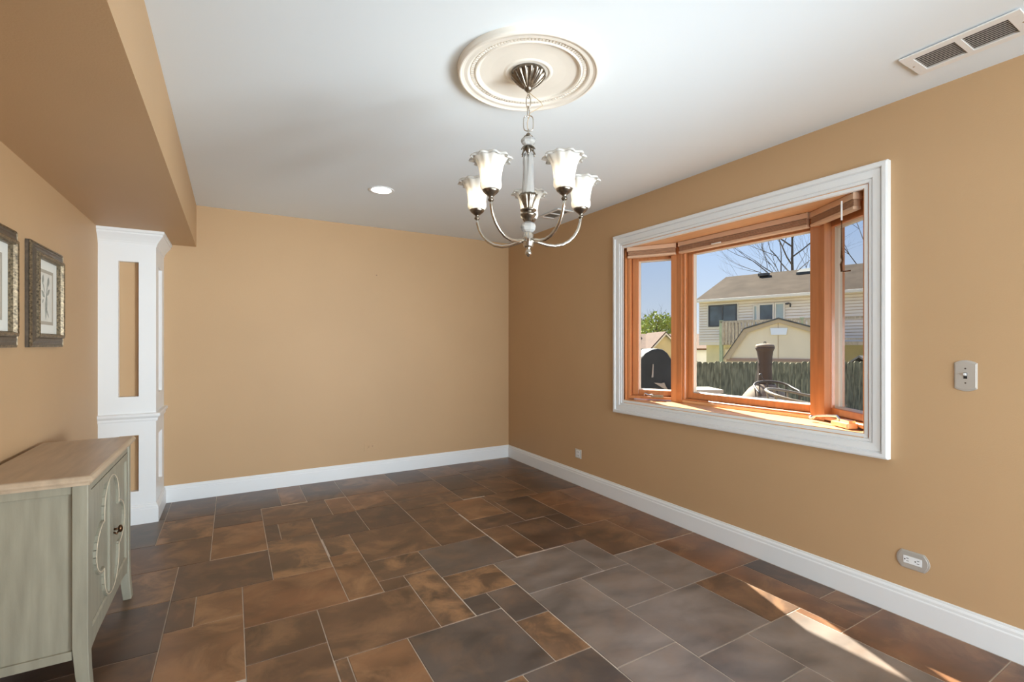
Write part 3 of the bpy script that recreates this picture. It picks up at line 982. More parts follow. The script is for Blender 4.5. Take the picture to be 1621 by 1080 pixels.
for dy in (-.020, .020):
    m = Mesh()
    m.boxf(fw_, .989 + dy - .006, .989 + dy + .003, .273 + .005, .273 + .0075, .0086, .0090)
    m.boxf(fw_, .989 + dy - .006, .989 + dy + .003, .273 - .0075, .273 - .005, .0086, .0090)
    m.ball(fw_(.989 + dy + .009, .273, .0086), .0006, .003, .003, 8, 4)
    m.build('socket_slots', DARK, ou)

t = thing('wall_outlet', (XR, 3.487, .283), 'small metal outlet low on the right wall near the far corner', 'outlet')
Mesh().boxf(fw_, 3.443, 3.531, .243, .325, 0, .005).build('plate', PLATE, t, bevel=.002)
Mesh().boxf(fw_, 3.461, 3.513, .252, .316, .005, .0075).build('receptacle', WHITE, t, bevel=.002)
for dz in (.300, .268):
    m = Mesh()
    m.boxf(fw_, 3.478, 3.481, dz - .006, dz + .006, .0075, .0080)
    m.boxf(fw_, 3.493, 3.496, dz - .006, dz + .006, .0075, .0080)
    m.build('socket_slots', DARK, t)

fb_ = lambda u, v, h: (u, YB - h, v)
t = thing('wall_outlet', (1.175, YB, .283), 'tan painted outlet lying sideways low on the back wall', 'outlet')
Mesh().boxf(fb_, 1.111, 1.239, .247, .319, 0, .005).build('plate', WALL, t, bevel=.002)
Mesh().boxf(fb_, 1.140, 1.210, .264, .302, .005, .008).build('receptacle', WALL, t, bevel=.002)
for dx in (1.157, 1.193):
    m = Mesh()
    m.boxf(fb_, dx - .007, dx + .004, .287, .289, .008, .0085)
    m.boxf(fb_, dx - .007, dx + .004, .277, .279, .008, .0085)
    m.build('socket_slots', BRONZE, t)
nl_ = Mesh().tube([(1.233, YB + .004, 1.966), (1.233, YB - .010, 1.967)], .004, 8).build('nail', BRONZE, origin=(1.233, YB, 1.966))
tag(nl_, 'small dark nail left in the middle of the back wall', 'nail')

# ------------------------------------------------------------------ sideboard along the left wall
CB = thing('sideboard', (-.60, 2.67, 0), 'grey green painted sideboard with two carved doors and taupe top by the left wall', 'sideboard')
bx0, bx1, by0, by1 = -.755, -.446, 2.255, 3.092
m = Mesh()
m.box(-.772, -.440, by0 - .010, by1 + .006, .776, .786)
TP = [(0.0, .786), (0.012, .786), (0.016, .793), (0.016, .799), (0.010, .808), (0.004, .811), (0.0, .811)]
vs = []
for d, z in TP:
    vs += [(-.775, by0 - .008 - d, z), (bx1 + .002 + d, by0 - .008 - d, z), (bx1 + .002 + d, by1 + .004 + d, z), (-.775, by1 + .004 + d, z)]
fs = []
for k in range(len(TP) - 1):
    fs += [(k * 4 + i, k * 4 + (i + 1) % 4, k * 4 + 4 + (i + 1) % 4, k * 4 + 4 + i) for i in range(4)]
fs += [(3, 2, 1, 0), tuple(len(vs) - 4 + i for i in range(4))]
m.add(vs, fs)
m.build('top', CABTOP, CB)
lw = .045
for (x0, sx) in ((bx1 - lw, 1), (bx0, -1)):
    for (y0, sy) in ((by0, -1), (by1 - lw, 1)):
        a = [(x0, y0), (x0 + lw, y0), (x0 + lw, y0 + lw), (x0, y0 + lw)]
        m = Mesh()
        vs = []
        for z, o_ in ((.776, 0), (.20, 0), (.10, .003), (0.0, .010)):
            for i, (x, y) in enumerate(a):
                vs.append((x + sx * o_ - (sx * .010 * (1 - z / .2) if z < .2 and ((i in (0, 3)) == (sx > 0)) else 0) * -1, y, z))
        fs = [(3, 2, 1, 0), (12, 13, 14, 15)]
        for k in range(3):
            fs += [(k * 4 + i, k * 4 + (i + 1) % 4, k * 4 + 4 + (i + 1) % 4, k * 4 + 4 + i) for i in range(4)]
        m.add(vs, fs)
        m.build('leg', CAB, CB, bevel=.003)
for y0 in (by0, by1 - .018):
    yy = (y0 + .006, y0 + .018) if y0 == by0 else (y0, y0 + .012)
    Mesh().box(bx0 + lw, bx1 - lw, yy[0], yy[1], .745, .776).build('side_rail', CAB, CB, bevel=.002)
    Mesh().box(bx0 + lw, bx1 - lw, yy[0], yy[1], .155, .187).build('side_rail', CAB, CB, bevel=.002)
    pn = (yy[0] + .009, yy[1] + .001) if y0 == by0 else (yy[0] - .001, yy[1] - .009)
    Mesh().box(bx0 + lw, bx1 - lw, pn[0], pn[1], .187, .745).build('side_panel', CAB, CB)
Mesh().box(bx0 + .01, bx1 - .028, by0 + .03, by1 - .03, .17, .774).build('carcass', CAB, CB)
m = Mesh()
m.box(bx1 - .03, bx1 - .006, by0 + lw, by1 - lw, .742, .776)
m.build('top_rail', CAB, CB)
# shaped apron that drops towards the legs
ya, yb = by0 + lw, by1 - lw
pts = [(ya, .187), (yb, .187), (yb, .135), (yb - .05, .150), (yb - .12, .158), (ya + .12, .158), (ya + .05, .150), (ya, .135)]
Mesh().prism([(bx1 - .028, y, z) for y, z in pts], (.022, 0, 0)).build('apron', CAB, CB)
ym = (ya + yb) / 2
fd = lambda u, v, h: (bx1 - .022 + h, u, v)


def quatre(sg):
    """half of a large quatrefoil, dy >= 0, from its top point to its bottom point"""
    up = [(0.0, .235)]
    for k in range(1, 7):
        a = PI / 2 - k * PI / 2 / 6
        up.append((.112 * math.cos(a), .118 + .117 * math.sin(a)))
    up += [(.112, .090), (.136, .090)]
    for k in range(0, 6):
        a = math.radians(70) * (1 - k / 5)
        up.append((.142 + .118 * math.cos(a) - .04, .118 * math.sin(a) * .80))
    full = up + [(x, -z) for x, z in reversed(up[:-1])]
    return [(ym + sg * (.004 + x * 1.25), .462 + z * 1.06) for x, z in full]


for sg in (-1, 1):
    e0, e1 = (ya + .002, ym - .0015) if sg < 0 else (ym + .0015, yb - .002)
    dr = Mesh().boxf(fd, e0, e1, .190, .740, 0, .010).build('door', CAB, CB)
    Mesh().rect_sweep(fd, e0, e1, .190, .740, [(0, .010), (0, .018), (.034, .018), (.040, .012), (.040, .010)]).build('door_frame', CAB, dr)
    pts = quatre(sg)
    q = Mesh()
    for (a, b) in zip(pts[:-1], pts[1:]):
        dx, dz = b[0] - a[0], b[1] - a[1]
        l = math.hypot(dx, dz) or 1
        px, pz = -dz / l * .009, dx / l * .009
        q.prism([fd(a[0] + px, a[1] + pz, .010), fd(b[0] + px, b[1] + pz, .010), fd(b[0] - px, b[1] - pz, .010), fd(a[0] - px, a[1] - pz, .010)], (.0085, 0, 0))
    q.build('carved_band', CAB, dr)
    q = Mesh()
    for (a, b) in zip(pts[:-1], pts[1:]):
        q.tube([fd(a[0], a[1], .0188), fd(b[0], b[1], .0188)], .0016, 4)
    q.build('glazed_line', CABGLAZE, dr)
    m = Mesh()
    ky = ym + sg * .045
    m.tube([fd(ky, .462, .016), fd(ky, .462, .036)], .005, 8)
    m.ball(fd(ky, .462, .040), .009, .013, .017, 12, 8)
    m.tube([fd(ky - .012, .452, .018), fd(ky - .016, .446, .03), fd(ky - .006, .452, .034)], .004, 6)
    if sg > 0:
        k_ = m.build('knob', BRONZE, dr, smooth=True)
        k_['label'] = 'dark bronze knob'

# ------------------------------------------------------------------ framed botanical prints on the left wall


def picture(y0, y1, label, seed):
    z0, z1 = 1.266, 1.753
    t = thing('framed_print', (XL, (y0 + y1) / 2, (z0 + z1) / 2), label, 'framed print', 'botanical prints on the left wall')
    fp = lambda u, v, h: (XL + h, u, v)
    Mesh().rect_sweep(fp, y0, y1, z0, z1, [(0, .001), (0, .016), (.006, .020), (.020, .021), (.028, .026), (.040, .029), (.044, .028), (.046, .001)]).build('frame', FRAMEW, t)
    Mesh().rect_sweep(fp, y0 + .0445, y1 - .0445, z0 + .0445, z1 - .0445, [(0, .024), (.001, .036), (.007, .041), (.016, .038), (.021, .026), (.021, .001), (0, .001)]).build('gilt_liner', FRAMEG, t)
    Mesh().rect_sweep(fp, y0 - .001, y1 + .001, z0 - .001, z1 + .001, [(.001, .014), (.001, .019), (.010, .0235), (.012, .018)]).build('gilt_edge', FRAMEG, t)
    i = .064
    Mesh().boxf(fp, y0 + i, y1 - i, z0 + i, z1 - i, .004, .010).build('mat_board', MATB, t)
    j = .128
    Mesh().rect_sweep(fp, y0 + j, y1 - j, z0 + .110, z1 - .110, [(0, .010), (0, .0118), (.016, .0118), (.016, .010)]).build('inner_mat', MATL, t)
    pr = Mesh().boxf(fp, y0 + j + .014, y1 - j - .014, z0 + .124, z1 - .124, .010, .0108).build('print', PAPER, t)
    # pressed plant: stem with paired leaves and a forked root
    rr = random.Random(seed)
    cy, cz = (y0 + y1) / 2, (z0 + z1) / 2
    m = Mesh()

    def blob(a, b, w, n=7):
        dx, dz = b[0] - a[0], b[1] - a[1]
        l = math.hypot(dx, dz)
        nx, nz = -dz / l, dx / l
        up = [(a[0] + dx * k / n + nx * w * math.sin(PI * k / n), a[1] + dz * k / n + nz * w * math.sin(PI * k / n)) for k in range(n + 1)]
        dn = [(a[0] + dx * k / n - nx * w * math.sin(PI * k / n), a[1] + dz * k / n - nz * w * math.sin(PI * k / n)) for k in range(n - 1, 0, -1)]
        m.prism([fp(cy + p[0], cz + p[1], .0108) for p in up + dn], (.0004, 0, 0))
    blob((.0, -.11), (.015, .03), .016)
    blob((.008, -.05), (.048, -.10), .006)
    blob((.005, .0), (.035, .10), .005)
    for dx, dz, ex, ez, w in ((.035, .055, .045, .105, .016), (-.045, .06, -.035, .11, .014), (.015, .01, .062, .045, .012), (-.012, .0, -.062, .03, .012), (-.01, .02, -.045, .075, .004), (-.05, -.03, -.03, -.01, .008)):
        blob((dx, dz), (ex, ez), w + rr.uniform(-.002, .002))
    m.build('plant_drawing', INK, pr)
    return t


picture(2.947, 3.422, 'dark framed botanical print nearer the white column, all of its frame in view', 3)
picture(2.318, 2.793, 'dark framed botanical print cut off by the left edge of the photo', 5)

# ------------------------------------------------------------------ outdoors: ground
GZ = -0.60
Mesh().box(-40, 90, -60, 90, GZ - .1, GZ).build('ground', GRASS, kind=ST)
Mesh().box(3.3, 7.2, -2.5, 6.2, GZ, -.06).build('patio_slab', PATIO, kind=ST)

# neighbour's house: origin of its long wall, s to the left along the wall, o towards us
HO = (22.716, 14.535)
hu = (-.2381, .9712)
hn = (-.9712, -.2381)
hf = lambda s, o, z: (HO[0] + hu[0] * s + hn[0] * o, HO[1] + hu[1] * s + hn[1] * o, z)
house = thing('neighbor_house', hf(0, -3, GZ), 'pale sided neighbor house with grey brown roof seen through the middle pane', 'house')
S0, S1 = -9.5, 3.02
Mesh().boxf(hf, S0, S1, -8, -.02, 1.42, 3.66).build('upper_wall', SHEDT, house)  # darker colour paints shadow lines into the gaps between siding courses
m = Mesh()
zz = 1.44
while zz < 3.6:                               # lapped siding, each course tilted out at its lower edge
    m.prism([hf(S0, -.02, zz), hf(S0, .050, zz), hf(S0, .006, zz + .120), hf(S0, -.02, zz + .120)], tuple(b - a for a, b in zip(hf(S0, 0, 0), hf(S1, 0, 0))))
    zz += .14
sd = m.build('siding', SIDING, house, kind='stuff')
Mesh().boxf(hf, S0, S1 - .25, -7.6, -.35, GZ, 1.42).build('lower_wall', LOWWALL, house)
Mesh().boxf(hf, S0, S1, -.35, .02, 1.28, 1.44).build('floor_band', HTRIM, house)
ez, rz = 3.66, 5.36
L_ = tuple(b - a for a, b in zip(hf(S0 - .3, 0, 0), hf(S1 + .02, 0, 0)))
Mesh().prism([hf(S0 - .3, .42, ez), hf(S0 - .3, .42, ez + .05), hf(S0 - .3, -3.65, rz), hf(S0 - .3, -7.9, ez + .05), hf(S0 - .3, -7.9, ez), hf(S0 - .3, -3.65, rz - .06)], L_).build('roof', SHINGLE, house)
Mesh().prism([hf(S1 - .1, -.02, 3.60), hf(S1 - .1, -3.65, rz - .08), hf(S1 - .1, -7.5, 3.60)], tuple(c * .02 for c in (hu[0], hu[1], 0))).build('gable_wall', SIDING, house)
Mesh().boxf(hf, S0 - .3, S1 + .05, .40, .50, ez - .10, ez + .04).build('gutter', HTRIM, house, bevel=.02)
Mesh().boxf(hf, S0, S1, -.02, .42, ez - .05, ez - .02).build('soffit_board', HTRIM, house)


def hwindow(s0, s1, z0, z1, frame, panes, o=.035, fw=.07, name='window'):
    m = Mesh()
    m.rect_sweep(lambda u, v, h: hf(u, o + h, v), s0, s1, z0, z1, [(0, 0), (0, .05), (fw, .05), (fw, 0)])
    for a, b, _ in panes[:-1]:
        m.boxf(hf, b - .03, b + .03, o, o + .045, z0 + fw, z1 - fw)
    w = m.build(name, frame, house)
    for a, b, pm in panes:
        Mesh().boxf(hf, a, b, o, o + .02, z0 + .02, z1 - .02).build('pane', pm, w)
    return w


hwindow(1.00, 2.48, 2.26, 3.40, DARKW, [(1.05, 1.74, PANED), (1.74, 2.43, PANED)])
Mesh().rect_sweep(lambda u, v, h: hf(u, .03 + h, v), .93, 2.55, 2.19, 3.47, [(0, 0), (0, .03), (.06, .03), (.06, 0)]).build('window_trim', HTRIM, house)
hwindow(-.02, .22, 1.55, 3.29, HTRIM, [(.0, .20, PANEL_)], name='sidelight')
hwindow(-.76, -.03, 1.50, 3.34, HTRIM, [(-.40, -.08, PANED), (-.72, -.40, PANED)], name='patio_door')
hwindow(-1.24, -.78, 1.55, 3.34, HTRIM, [(-1.20, -.82, PANEL_)], name='sidelight')
m = Mesh()
m.tube([hf(-1.46, .04, 3.10), hf(-1.46, .06, 3.27), hf(-1.40, .20, 3.28)], .035, 6)
m.ball(hf(-1.38, .24, 3.25), .09, .09, .05)
m.build('wall_light', DARKW, house)
Mesh().boxf(hf, .45, .98, -3.15, -2.8, 5.10, 5.27).build('roof_vent', SHINGLEG, house, bevel=.03)
Mesh().prism([hf(-.96, -2.70, 4.90), hf(-.96, -2.70, 5.10), hf(-.96, -3.45, 5.36), hf(-.96, -3.45, 5.20)], tuple(b - a for a, b in zip(hf(-.96, 0, 0), hf(-2.1, 0, 0)))).build('skylight', COVER, house)
# raised deck with railing
dk = Mesh()
dk.boxf(hf, -6.5, .86, .02, 2.5, 1.28, 1.42)
dk = dk.build('deck', DECKW, house)
Mesh().boxf(hf, -6.5, .86, 2.44, 2.54, 2.33, 2.42).build('handrail', DECKW, house)
Mesh().boxf(hf, -6.5, .86, 2.46, 2.52, 1.50, 1.56).build('bottom_rail', DECKW, house)
s = .70
while s > -3.2:
    Mesh().boxf(hf, s - .045, s + .045, 2.52, 2.555, 1.30, 2.36).build('baluster', DECKW, house)
    s -= .155
m = Mesh()
for o in range(14):
    m.boxf(hf, .83, .865, .10 + .165 * o, .19 + .165 * o, 1.30, 2.36)
m.boxf(hf, .82, .88, .02, 2.5, 2.33, 2.42)
m.build('side_railing', DECKW, house, kind='stuff')
for s_, mt in ((.80, POSTG), (-2.6, POSTG)):
    Mesh().boxf(hf, s_ - .07, s_ + .07, 2.40, 2.54, GZ, 2.46).build('deck_post', mt, house)
Mesh().boxf(hf, .95, 1.75, -.34, -.30, GZ, 1.05).build('basement_door', SHEDW, house)
Mesh().rect_sweep(lambda u, v, h: hf(u, -.34 + h, v), .87, 1.83, GZ, 1.13, [(0, 0), (0, .05), (.08, .05), (.08, 0)]).build('basement_door_trim', STUCCO, house)

# ------------------------------------------------------------------ gambrel shed
SO = (13.76, 8.182)
su = (.5475, -.8368)                          # along the gable, to the right in the picture
sb = (.8368, .5475)                           # away from us
sf = lambda a, b, z: (SO[0] + su[0] * a + sb[0] * b, SO[1] + su[1] * a + sb[1] * b, z)
shed = thing('garden_shed', sf(0, 1.5, GZ), 'beige gambrel roof garden shed with white plate on its gable behind the fence', 'shed')
G = [(-1.47, .85), (-.906, 1.745), (0, 2.035), (.906, 1.745), (1.47, .85)]
Mesh().prism([sf(a, 0, z) for a, z in [(-1.40, GZ), (1.40, GZ), (1.40, .90)] + [(.874, 1.71), (0, 1.99), (-.874, 1.71), (-1.40, .90)]], (sb[0] * 3.0, sb[1] * 3.0, 0)).build('walls', SHEDW, shed)
for (p, q) in zip(G[:-1], G[1:]):
    dz = .045
    Mesh().prism([sf(p[0], -.10, p[1]), sf(q[0], -.10, q[1]), sf(q[0], -.10, q[1] + dz), sf(p[0], -.10, p[1] + dz)], (sb[0] * 3.2, sb[1] * 3.2, 0)).build('roof_panel', SHINGLEG, shed)
    k = .885 if abs(p[0]) > 1.2 or abs(q[0]) > 1.2 else .93
    Mesh().prism([sf(p[0], -.08, p[1]), sf(q[0], -.08, q[1]), sf(q[0] * (k if abs(q[0]) > .1 else 1), -.08, q[1] - (.0 if abs(q[0]) > 1.2 else .105)), sf(p[0] * (k if abs(p[0]) > .1 else 1), -.08, p[1] - (.0 if abs(p[0]) > 1.2 else .105))], (sb[0] * .05, sb[1] * .05, 0)).build('rake_board', SHEDT, shed)
Mesh().boxf(sf, -1.38, 1.40, -.03, .0, .80, .885).build('trim_band', SHEDB, shed)
Mesh().boxf(sf, -1.38, 1.40, -.022, .0, .66, .80).build('lower_board', SHEDT, shed)
Mesh().boxf(sf, -.008, .008, -.010, .0, .885, 1.95).build('seam_batten', SHEDT, shed)
Mesh().prism([sf(-.21, -.02, 1.775), sf(.235, -.02, 1.775), sf(.20, -.02, 1.580), sf(-.185, -.02, 1.580)], (-sb[0] * .02, -sb[1] * .02, 0)).build('gable_plate', SIGNW, shed)

su = (.8638, -.5038)                          # fence and the things beyond it run across the view
sb = (.5038, .8638)
sf = lambda a, b, z: (SO[0] + su[0] * a + sb[0] * b, SO[1] + su[1] * a + sb[1] * b, z)
# low grey roofed shed further right, seen in the right casement
gs = thing('low_grey_shed', sf(3.2, 0.0, GZ), 'low shed with dark grey roof seen through the right side casement', 'shed')
Mesh().boxf(sf, 2.5, 5.0, -.9, .9, GZ, .45).build('walls', SHEDW, gs)
Mesh().prism([sf(2.35, -1.1, .40), sf(2.35, -1.1, .46), sf(2.35, .0, .98), sf(2.35, 1.1, .46), sf(2.35, 1.1, .40), sf(2.35, .0, .92)], (su[0] * 2.9, su[1] * 2.9, 0)).build('roof', SHINGLEG, gs)
pl = Mesh().prism([sf(2.62, -1.35, .35), sf(2.74, -1.35, .35), sf(2.95, -1.05, 1.10), sf(2.83, -1.05, 1.10)], (su[0] * .02, su[1] * .02, .02)).build('leaning_plank', HTRIM, origin=sf(2.7, -1.3, .4))
tag(pl, 'pale plank leaning on the low grey shed', 'plank')

# ------------------------------------------------------------------ fence
FO = (9.249, 7.34)
ff = lambda a, b, z: (FO[0] + su[0] * a + sb[0] * b, FO[1] + su[1] * a + sb[1] * b, z)
fence = thing('wooden_fence', ff(1.5, 0, GZ), 'weathered green grey picket fence between the patio and the beige shed', 'fence')
a = -2.6
while a < 6.4:
    w = R.uniform(.118, .138)
    zt = .895 + R.uniform(-.022, .018)
    m = Mesh()
    off = R.uniform(-.004, .004)
    m.prism([ff(a, off, GZ + .03), ff(a + w, off, GZ + .03), ff(a + w, off, zt - .035), ff(a + w - .03, off, zt), ff(a + .03, off, zt), ff(a, off, zt - .035)], (sb[0] * .018, sb[1] * .018, 0))
    m.build('picket', FENCEM, fence)
    a += w + R.uniform(.004, .010)
for z in (-.3, .55):
    Mesh().boxf(ff, -2.6, 6.4, .022, .06, z, z + .09).build('fence_rail', FENCEM, fence)

# ------------------------------------------------------------------ patio things
chx, chy = 5.658, 3.531
cm = thing('chiminea', (chx, chy, -.06), 'brown clay chiminea with pale lid and round pale belly on the patio', 'chiminea')
Mesh().lathe([(.0, .02), (.18, .04), (.275, .16), (.32, .35), (.31, .50), (.255, .64), (.18, .74), (.11, .80)], (chx, chy), 32).build('belly', CLAYP, cm, smooth=True)
m = Mesh()
m.lathe([(.084, .76), (.080, .90), (.076, 1.042)], (chx, chy), 28)
m.lathe([(.081, 1.038), (.081, 1.052), (.078, 1.07), (.083, 1.14), (.092, 1.20), (.101, 1.225), (.107, 1.23), (.107, 1.256), (.101, 1.262)], (chx, chy), 28)
m.build('neck', CLAY, cm, smooth=True)
m = Mesh()
m.lathe([(.106, 1.256), (.108, 1.264), (.095, 1.284), (.045, 1.294), (.0, 1.296)], (chx, chy), 28)
m.build('lid', CLAYP, cm, smooth=True)
Mesh().tube([(chx - .02, chy, 1.294), (chx - .012, chy, 1.318), (chx + .014, chy, 1.320), (chx + .022, chy, 1.294)], .005, 6).build('lid_handle', IRON, cm)
Mesh().tube([(chx - .115, chy + .067, .76), (chx - .083, chy + .048, .93), (chx - .073, chy + .042, 1.06)], .009, 6).build('neck_strip', IRONP, cm)  # thin pale strip up one side of the neck
for k in range(3):
    a = 2 * PI * k / 3 + .4
    Mesh().tube([(chx + .25 * math.cos(a), chy + .25 * math.sin(a), .14), (chx + .32 * math.cos(a), chy + .32 * math.sin(a), -.06)], .014, 6).build('stand_leg', IRON, cm)

# charcoal fabric cover over a grill, seen in the left casement
gx, gy = 5.36, 4.98
ga = (.8638, -.5038); gb_ = (.5038, .8638)
gf = lambda a, b, z: (gx + ga[0] * a + gb_[0] * b, gy + ga[1] * a + gb_[1] * b, z)
gr = thing('covered_grill', (gx, gy, -.06), 'dome topped charcoal grill cover seen through the left side casement', 'grill')
prof = [(-.30, -.06), (.26, -.06), (.268, .80), (.262, .95), (.22, 1.05), (.15, 1.16), (.08, 1.215), (.0, 1.228), (-.08, 1.215), (-.16, 1.17), (-.24, 1.10), (-.29, 1.02), (-.30, .9)]
Mesh().prism([gf(a, 0, z) for a, z in prof], (gb_[0] * .5, gb_[1] * .5, 0)).build('cover', COVER, gr, bevel=.02)
Mesh().prism([gf(-.30, -.012, -.06), gf(-.175, -.012, -.06), gf(-.175, -.012, 1.16), gf(-.20, -.012, 1.13), gf(-.29, -.012, 1.02)], (gb_[0] * .015, gb_[1] * .015, 0)).build('side_fold', COVER, gr)
f1 = Mesh().prism([gf(-.072, -.012, 1.00), gf(-.062, -.030, 1.00), gf(-.064, -.020, .81), gf(-.095, -.035, .805)], (gb_[0] * .006, gb_[1] * .006, 0)).build('pale_patch', PALEM, gr)  # narrow pale piece on the front of the cover
f1['label'] = 'thin pale upright patch on the cover'
f2 = Mesh().prism([gf(-.055, -.012, .73), gf(.05, -.03, .722), gf(.085, -.045, .735), gf(.115, -.04, .67), gf(.175, -.025, .595), gf(.06, -.02, .66)], (gb_[0] * .006, gb_[1] * .006, 0)).build('pale_patch', PALEM, gr)  # wider pale piece below it
f2['label'] = 'pale triangular patch on the cover'

# patio table and wrought iron chairs just under the sill
tx, ty = 4.094, 2.589
tb = thing('patio_table', (tx, ty, -.06), 'dark slatted patio table with its top just above the window sill', 'table')
tf = lambda a, b, z: (tx + su[0] * a + sb[0] * b, ty + su[1] * a + sb[1] * b, z)
for k in range(7):
    Mesh().boxf(tf, -.16, .16, -.19 + .055 * k, -.143 + .055 * k, .765, .785).build('slat', IRON, tb)
Mesh().rect_sweep(lambda u, v, h: tf(u, v, .75 + h), -.18, .18, -.21, .21, [(0, 0), (0, .04), (.03, .04), (.03, 0)]).build('top_frame', IRON, tb)
for a_ in (-.15, .15):
    for b_ in (-.18, .18):
        Mesh().tube([tf(a_, b_, .755), tf(a_, b_, -.06)], .015, 6).build('leg', IRON, tb)


def iron_chair(x, y, ang, mt, z_back, label, dark, q_=1.0):
    t = thing('patio_chair', (x, y, -.06), label, 'chair')
    ca, sa = math.cos(ang), math.sin(ang)
    f = lambda a, b, z: (x + (ca * a - sa * b) * q_, y + (sa * a + ca * b) * q_, z)      # a = across, b = to the back
    Mesh().lathe([(.0, .37), (.22, .375), (.225, .385), (.22, .395), (.0, .40)], (x, y), 20).build('seat', mt, t)
    m = Mesh()
    arc = [f(.25 * math.cos(q), .05 + .22 * math.sin(q), z_back - .03 + .05 * math.sin(q)) for q in [PI * k / 14 for k in range(15)]]
    m.tube([f(.27, -.24, z_back - .10), f(.275, -.12, z_back - .055)] + arc + [f(-.275, -.12, z_back - .055), f(-.27, -.24, z_back - .10)], .012, 6)
    m.build('arm_rail', mt, t, smooth=True)
    for k in range(5):
        q = PI * (k + 1) / 6
        Mesh().tube([f(.2 * math.cos(q), .2 * math.sin(q), .39), f(.25 * math.cos(q), .05 + .22 * math.sin(q), z_back - .03 + .05 * math.sin(q))], .007, 5).build('back_rod', mt, t)
    for a_, b_ in ((.18, -.16), (-.18, -.16), (.18, .16), (-.18, .16)):
        Mesh().tube([f(a_, b_, .38), f(a_ * 1.25, b_ * 1.25, -.06)], .011, 6).build('leg', mt, t)
    for sgn in (1, -1):
        Mesh().tube([f(sgn * .27, -.16, z_back - .07), f(sgn * .22, -.15, .39)], .009, 6).build('arm_support', mt, t)
    if dark:
        m = Mesh()
        m.tube([f(-.02, .27, z_back + .01), f(-.06, .29, z_back + .05), f(-.08, .30, z_back + .075)], .006, 5)
        m.ball(f(-.085, .30, z_back + .085), .018, .018, .018, 8, 6)
        m.build('finial', mt, t)
    return t


iron_chair(4.83, 2.91, math.radians(-38), IRON, .87, 'dark wrought iron patio chair in front of the chiminea', True, .72)
iron_chair(3.83, 2.065, math.radians(20), IRONP, .90, 'pale curved-arm patio chair nearest the right end of the middle pane', False)
m = Mesh()
bxm = thing('planter_box', (6.0, 4.6, -.06), 'low grey box with pale lid at the left edge of the middle pane', 'planter')
bf = lambda a, b, z: (6.0 + su[0] * a + sb[0] * b, 4.6 + su[1] * a + sb[1] * b, z)
Mesh().boxf(bf, -.35, .10, -.2, .25, -.06, .60).build('box', PATIO, bxm)
Mesh().boxf(bf, -.37, .12, -.22, .27, .60, .645).build('lid', PALEM, bxm)

# ------------------------------------------------------------------ far house on the left
VO = (24.942, 22.498)
vf = lambda a, b, z: (VO[0] + su[0] * a + sb[0] * b, VO[1] + su[1] * a + sb[1] * b, z)
fh = thing('far_house', vf(0, 4, GZ), 'far house with brown roof and tan gable seen through the left side casement', 'house')
Mesh().boxf(vf, -12, 4.5, 1.2, 8, GZ, .95).build('walls', SIGNW, fh)
Mesh().prism([vf(-12.3, .9, .95), vf(-12.3, .9, 1.06), vf(-12.3, 4.4, 2.13), vf(-12.3, 8.3, 1.0), vf(-12.3, 8.3, .95)], (su[0] * 17, su[1] * 17, 0)).build('roof', SHINGLEB, fh)
Mesh().boxf(vf, -12.3, -.95, .78, .92, .86, 1.06).build('gutter', HTRIM, fh)
Mesh().prism([vf(-.98, 0, GZ), vf(2.2, 0, GZ), vf(2.2, 0, -.05), vf(0, 0, 2.06), vf(-.98, 0, .96)], (sb[0] * 4, sb[1] * 4, 0)).build('gable_wing', STUCCO, fh)
for (p, q) in (((0.0, 2.07), (2.5, -.32)), ((-1.15, .80), (0.0, 2.07))):
    Mesh().prism([vf(p[0], -.15, p[1]), vf(q[0], -.15, q[1]), vf(q[0], -.15, q[1] + .13), vf(p[0], -.15, p[1] + .13)], (sb[0] * 4.4, sb[1] * 4.4, 0)).build('gable_roof', SHINGLEG if p[0] == 0 else SHINGLEB, fh)
    Mesh().prism([vf(p[0], -.2, p[1] - .10), vf(q[0], -.2, q[1] - .10), vf(q[0], -.2, q[1] + .03), vf(p[0], -.2, p[1] + .03)], (sb[0] * .05, sb[1] * .05, 0)).build('rake_board', HTRIM, fh)
m = Mesh()
m.lathe([(.0, 2.85), (.10, 2.72), (.20, 2.42), (.48, 2.22), (.50, 2.15), (.0, 2.1)], vf(-1.15, 3.9, 0)[:2], 14)
m.build('roof_vent', SIGNW, fh)
m = Mesh(); m.boxf(vf, -1.9, -1.25, 3.1, 3.3, 1.78, 2.02); m.build('vent_box', DARKW, fh)

# ------------------------------------------------------------------ trees


def grow(m, p, d, l, r, depth, rng, spread, twig):
    n = 4
    pts, rs = [p.copy()], [r]
    q = p.copy()
    dd = d.copy()
    for k in range(n):
        dd = (dd + Vector((rng.uniform(-1, 1), rng.uniform(-1, 1), rng.uniform(-.5, .8))) * .13).normalized()
        q = q + dd * (l / n)
        pts.append(q.copy())
        rs.append(r * (1 - .42 * (k + 1) / n))
    m.tube(pts, rs, 5 if depth > 1 else 4)
    if depth == 0:
        return
    nb = rng.choice((2, 3, 3)) if depth > 1 else twig
    for k in range(nb):
        i = rng.choice((2, 3, 4)) if k else 4
        ax = Vector((rng.uniform(-1, 1), rng.uniform(-1, 1), rng.uniform(-.2, .6))).normalized()
        nd = (dd + ax * rng.uniform(.45, 1.0) * spread).normalized()
        nd.z = max(nd.z, .05)
        grow(m, pts[i], nd, l * rng.uniform(.62, .85), rs[i] * .68, depth - 1, rng, spread, twig)


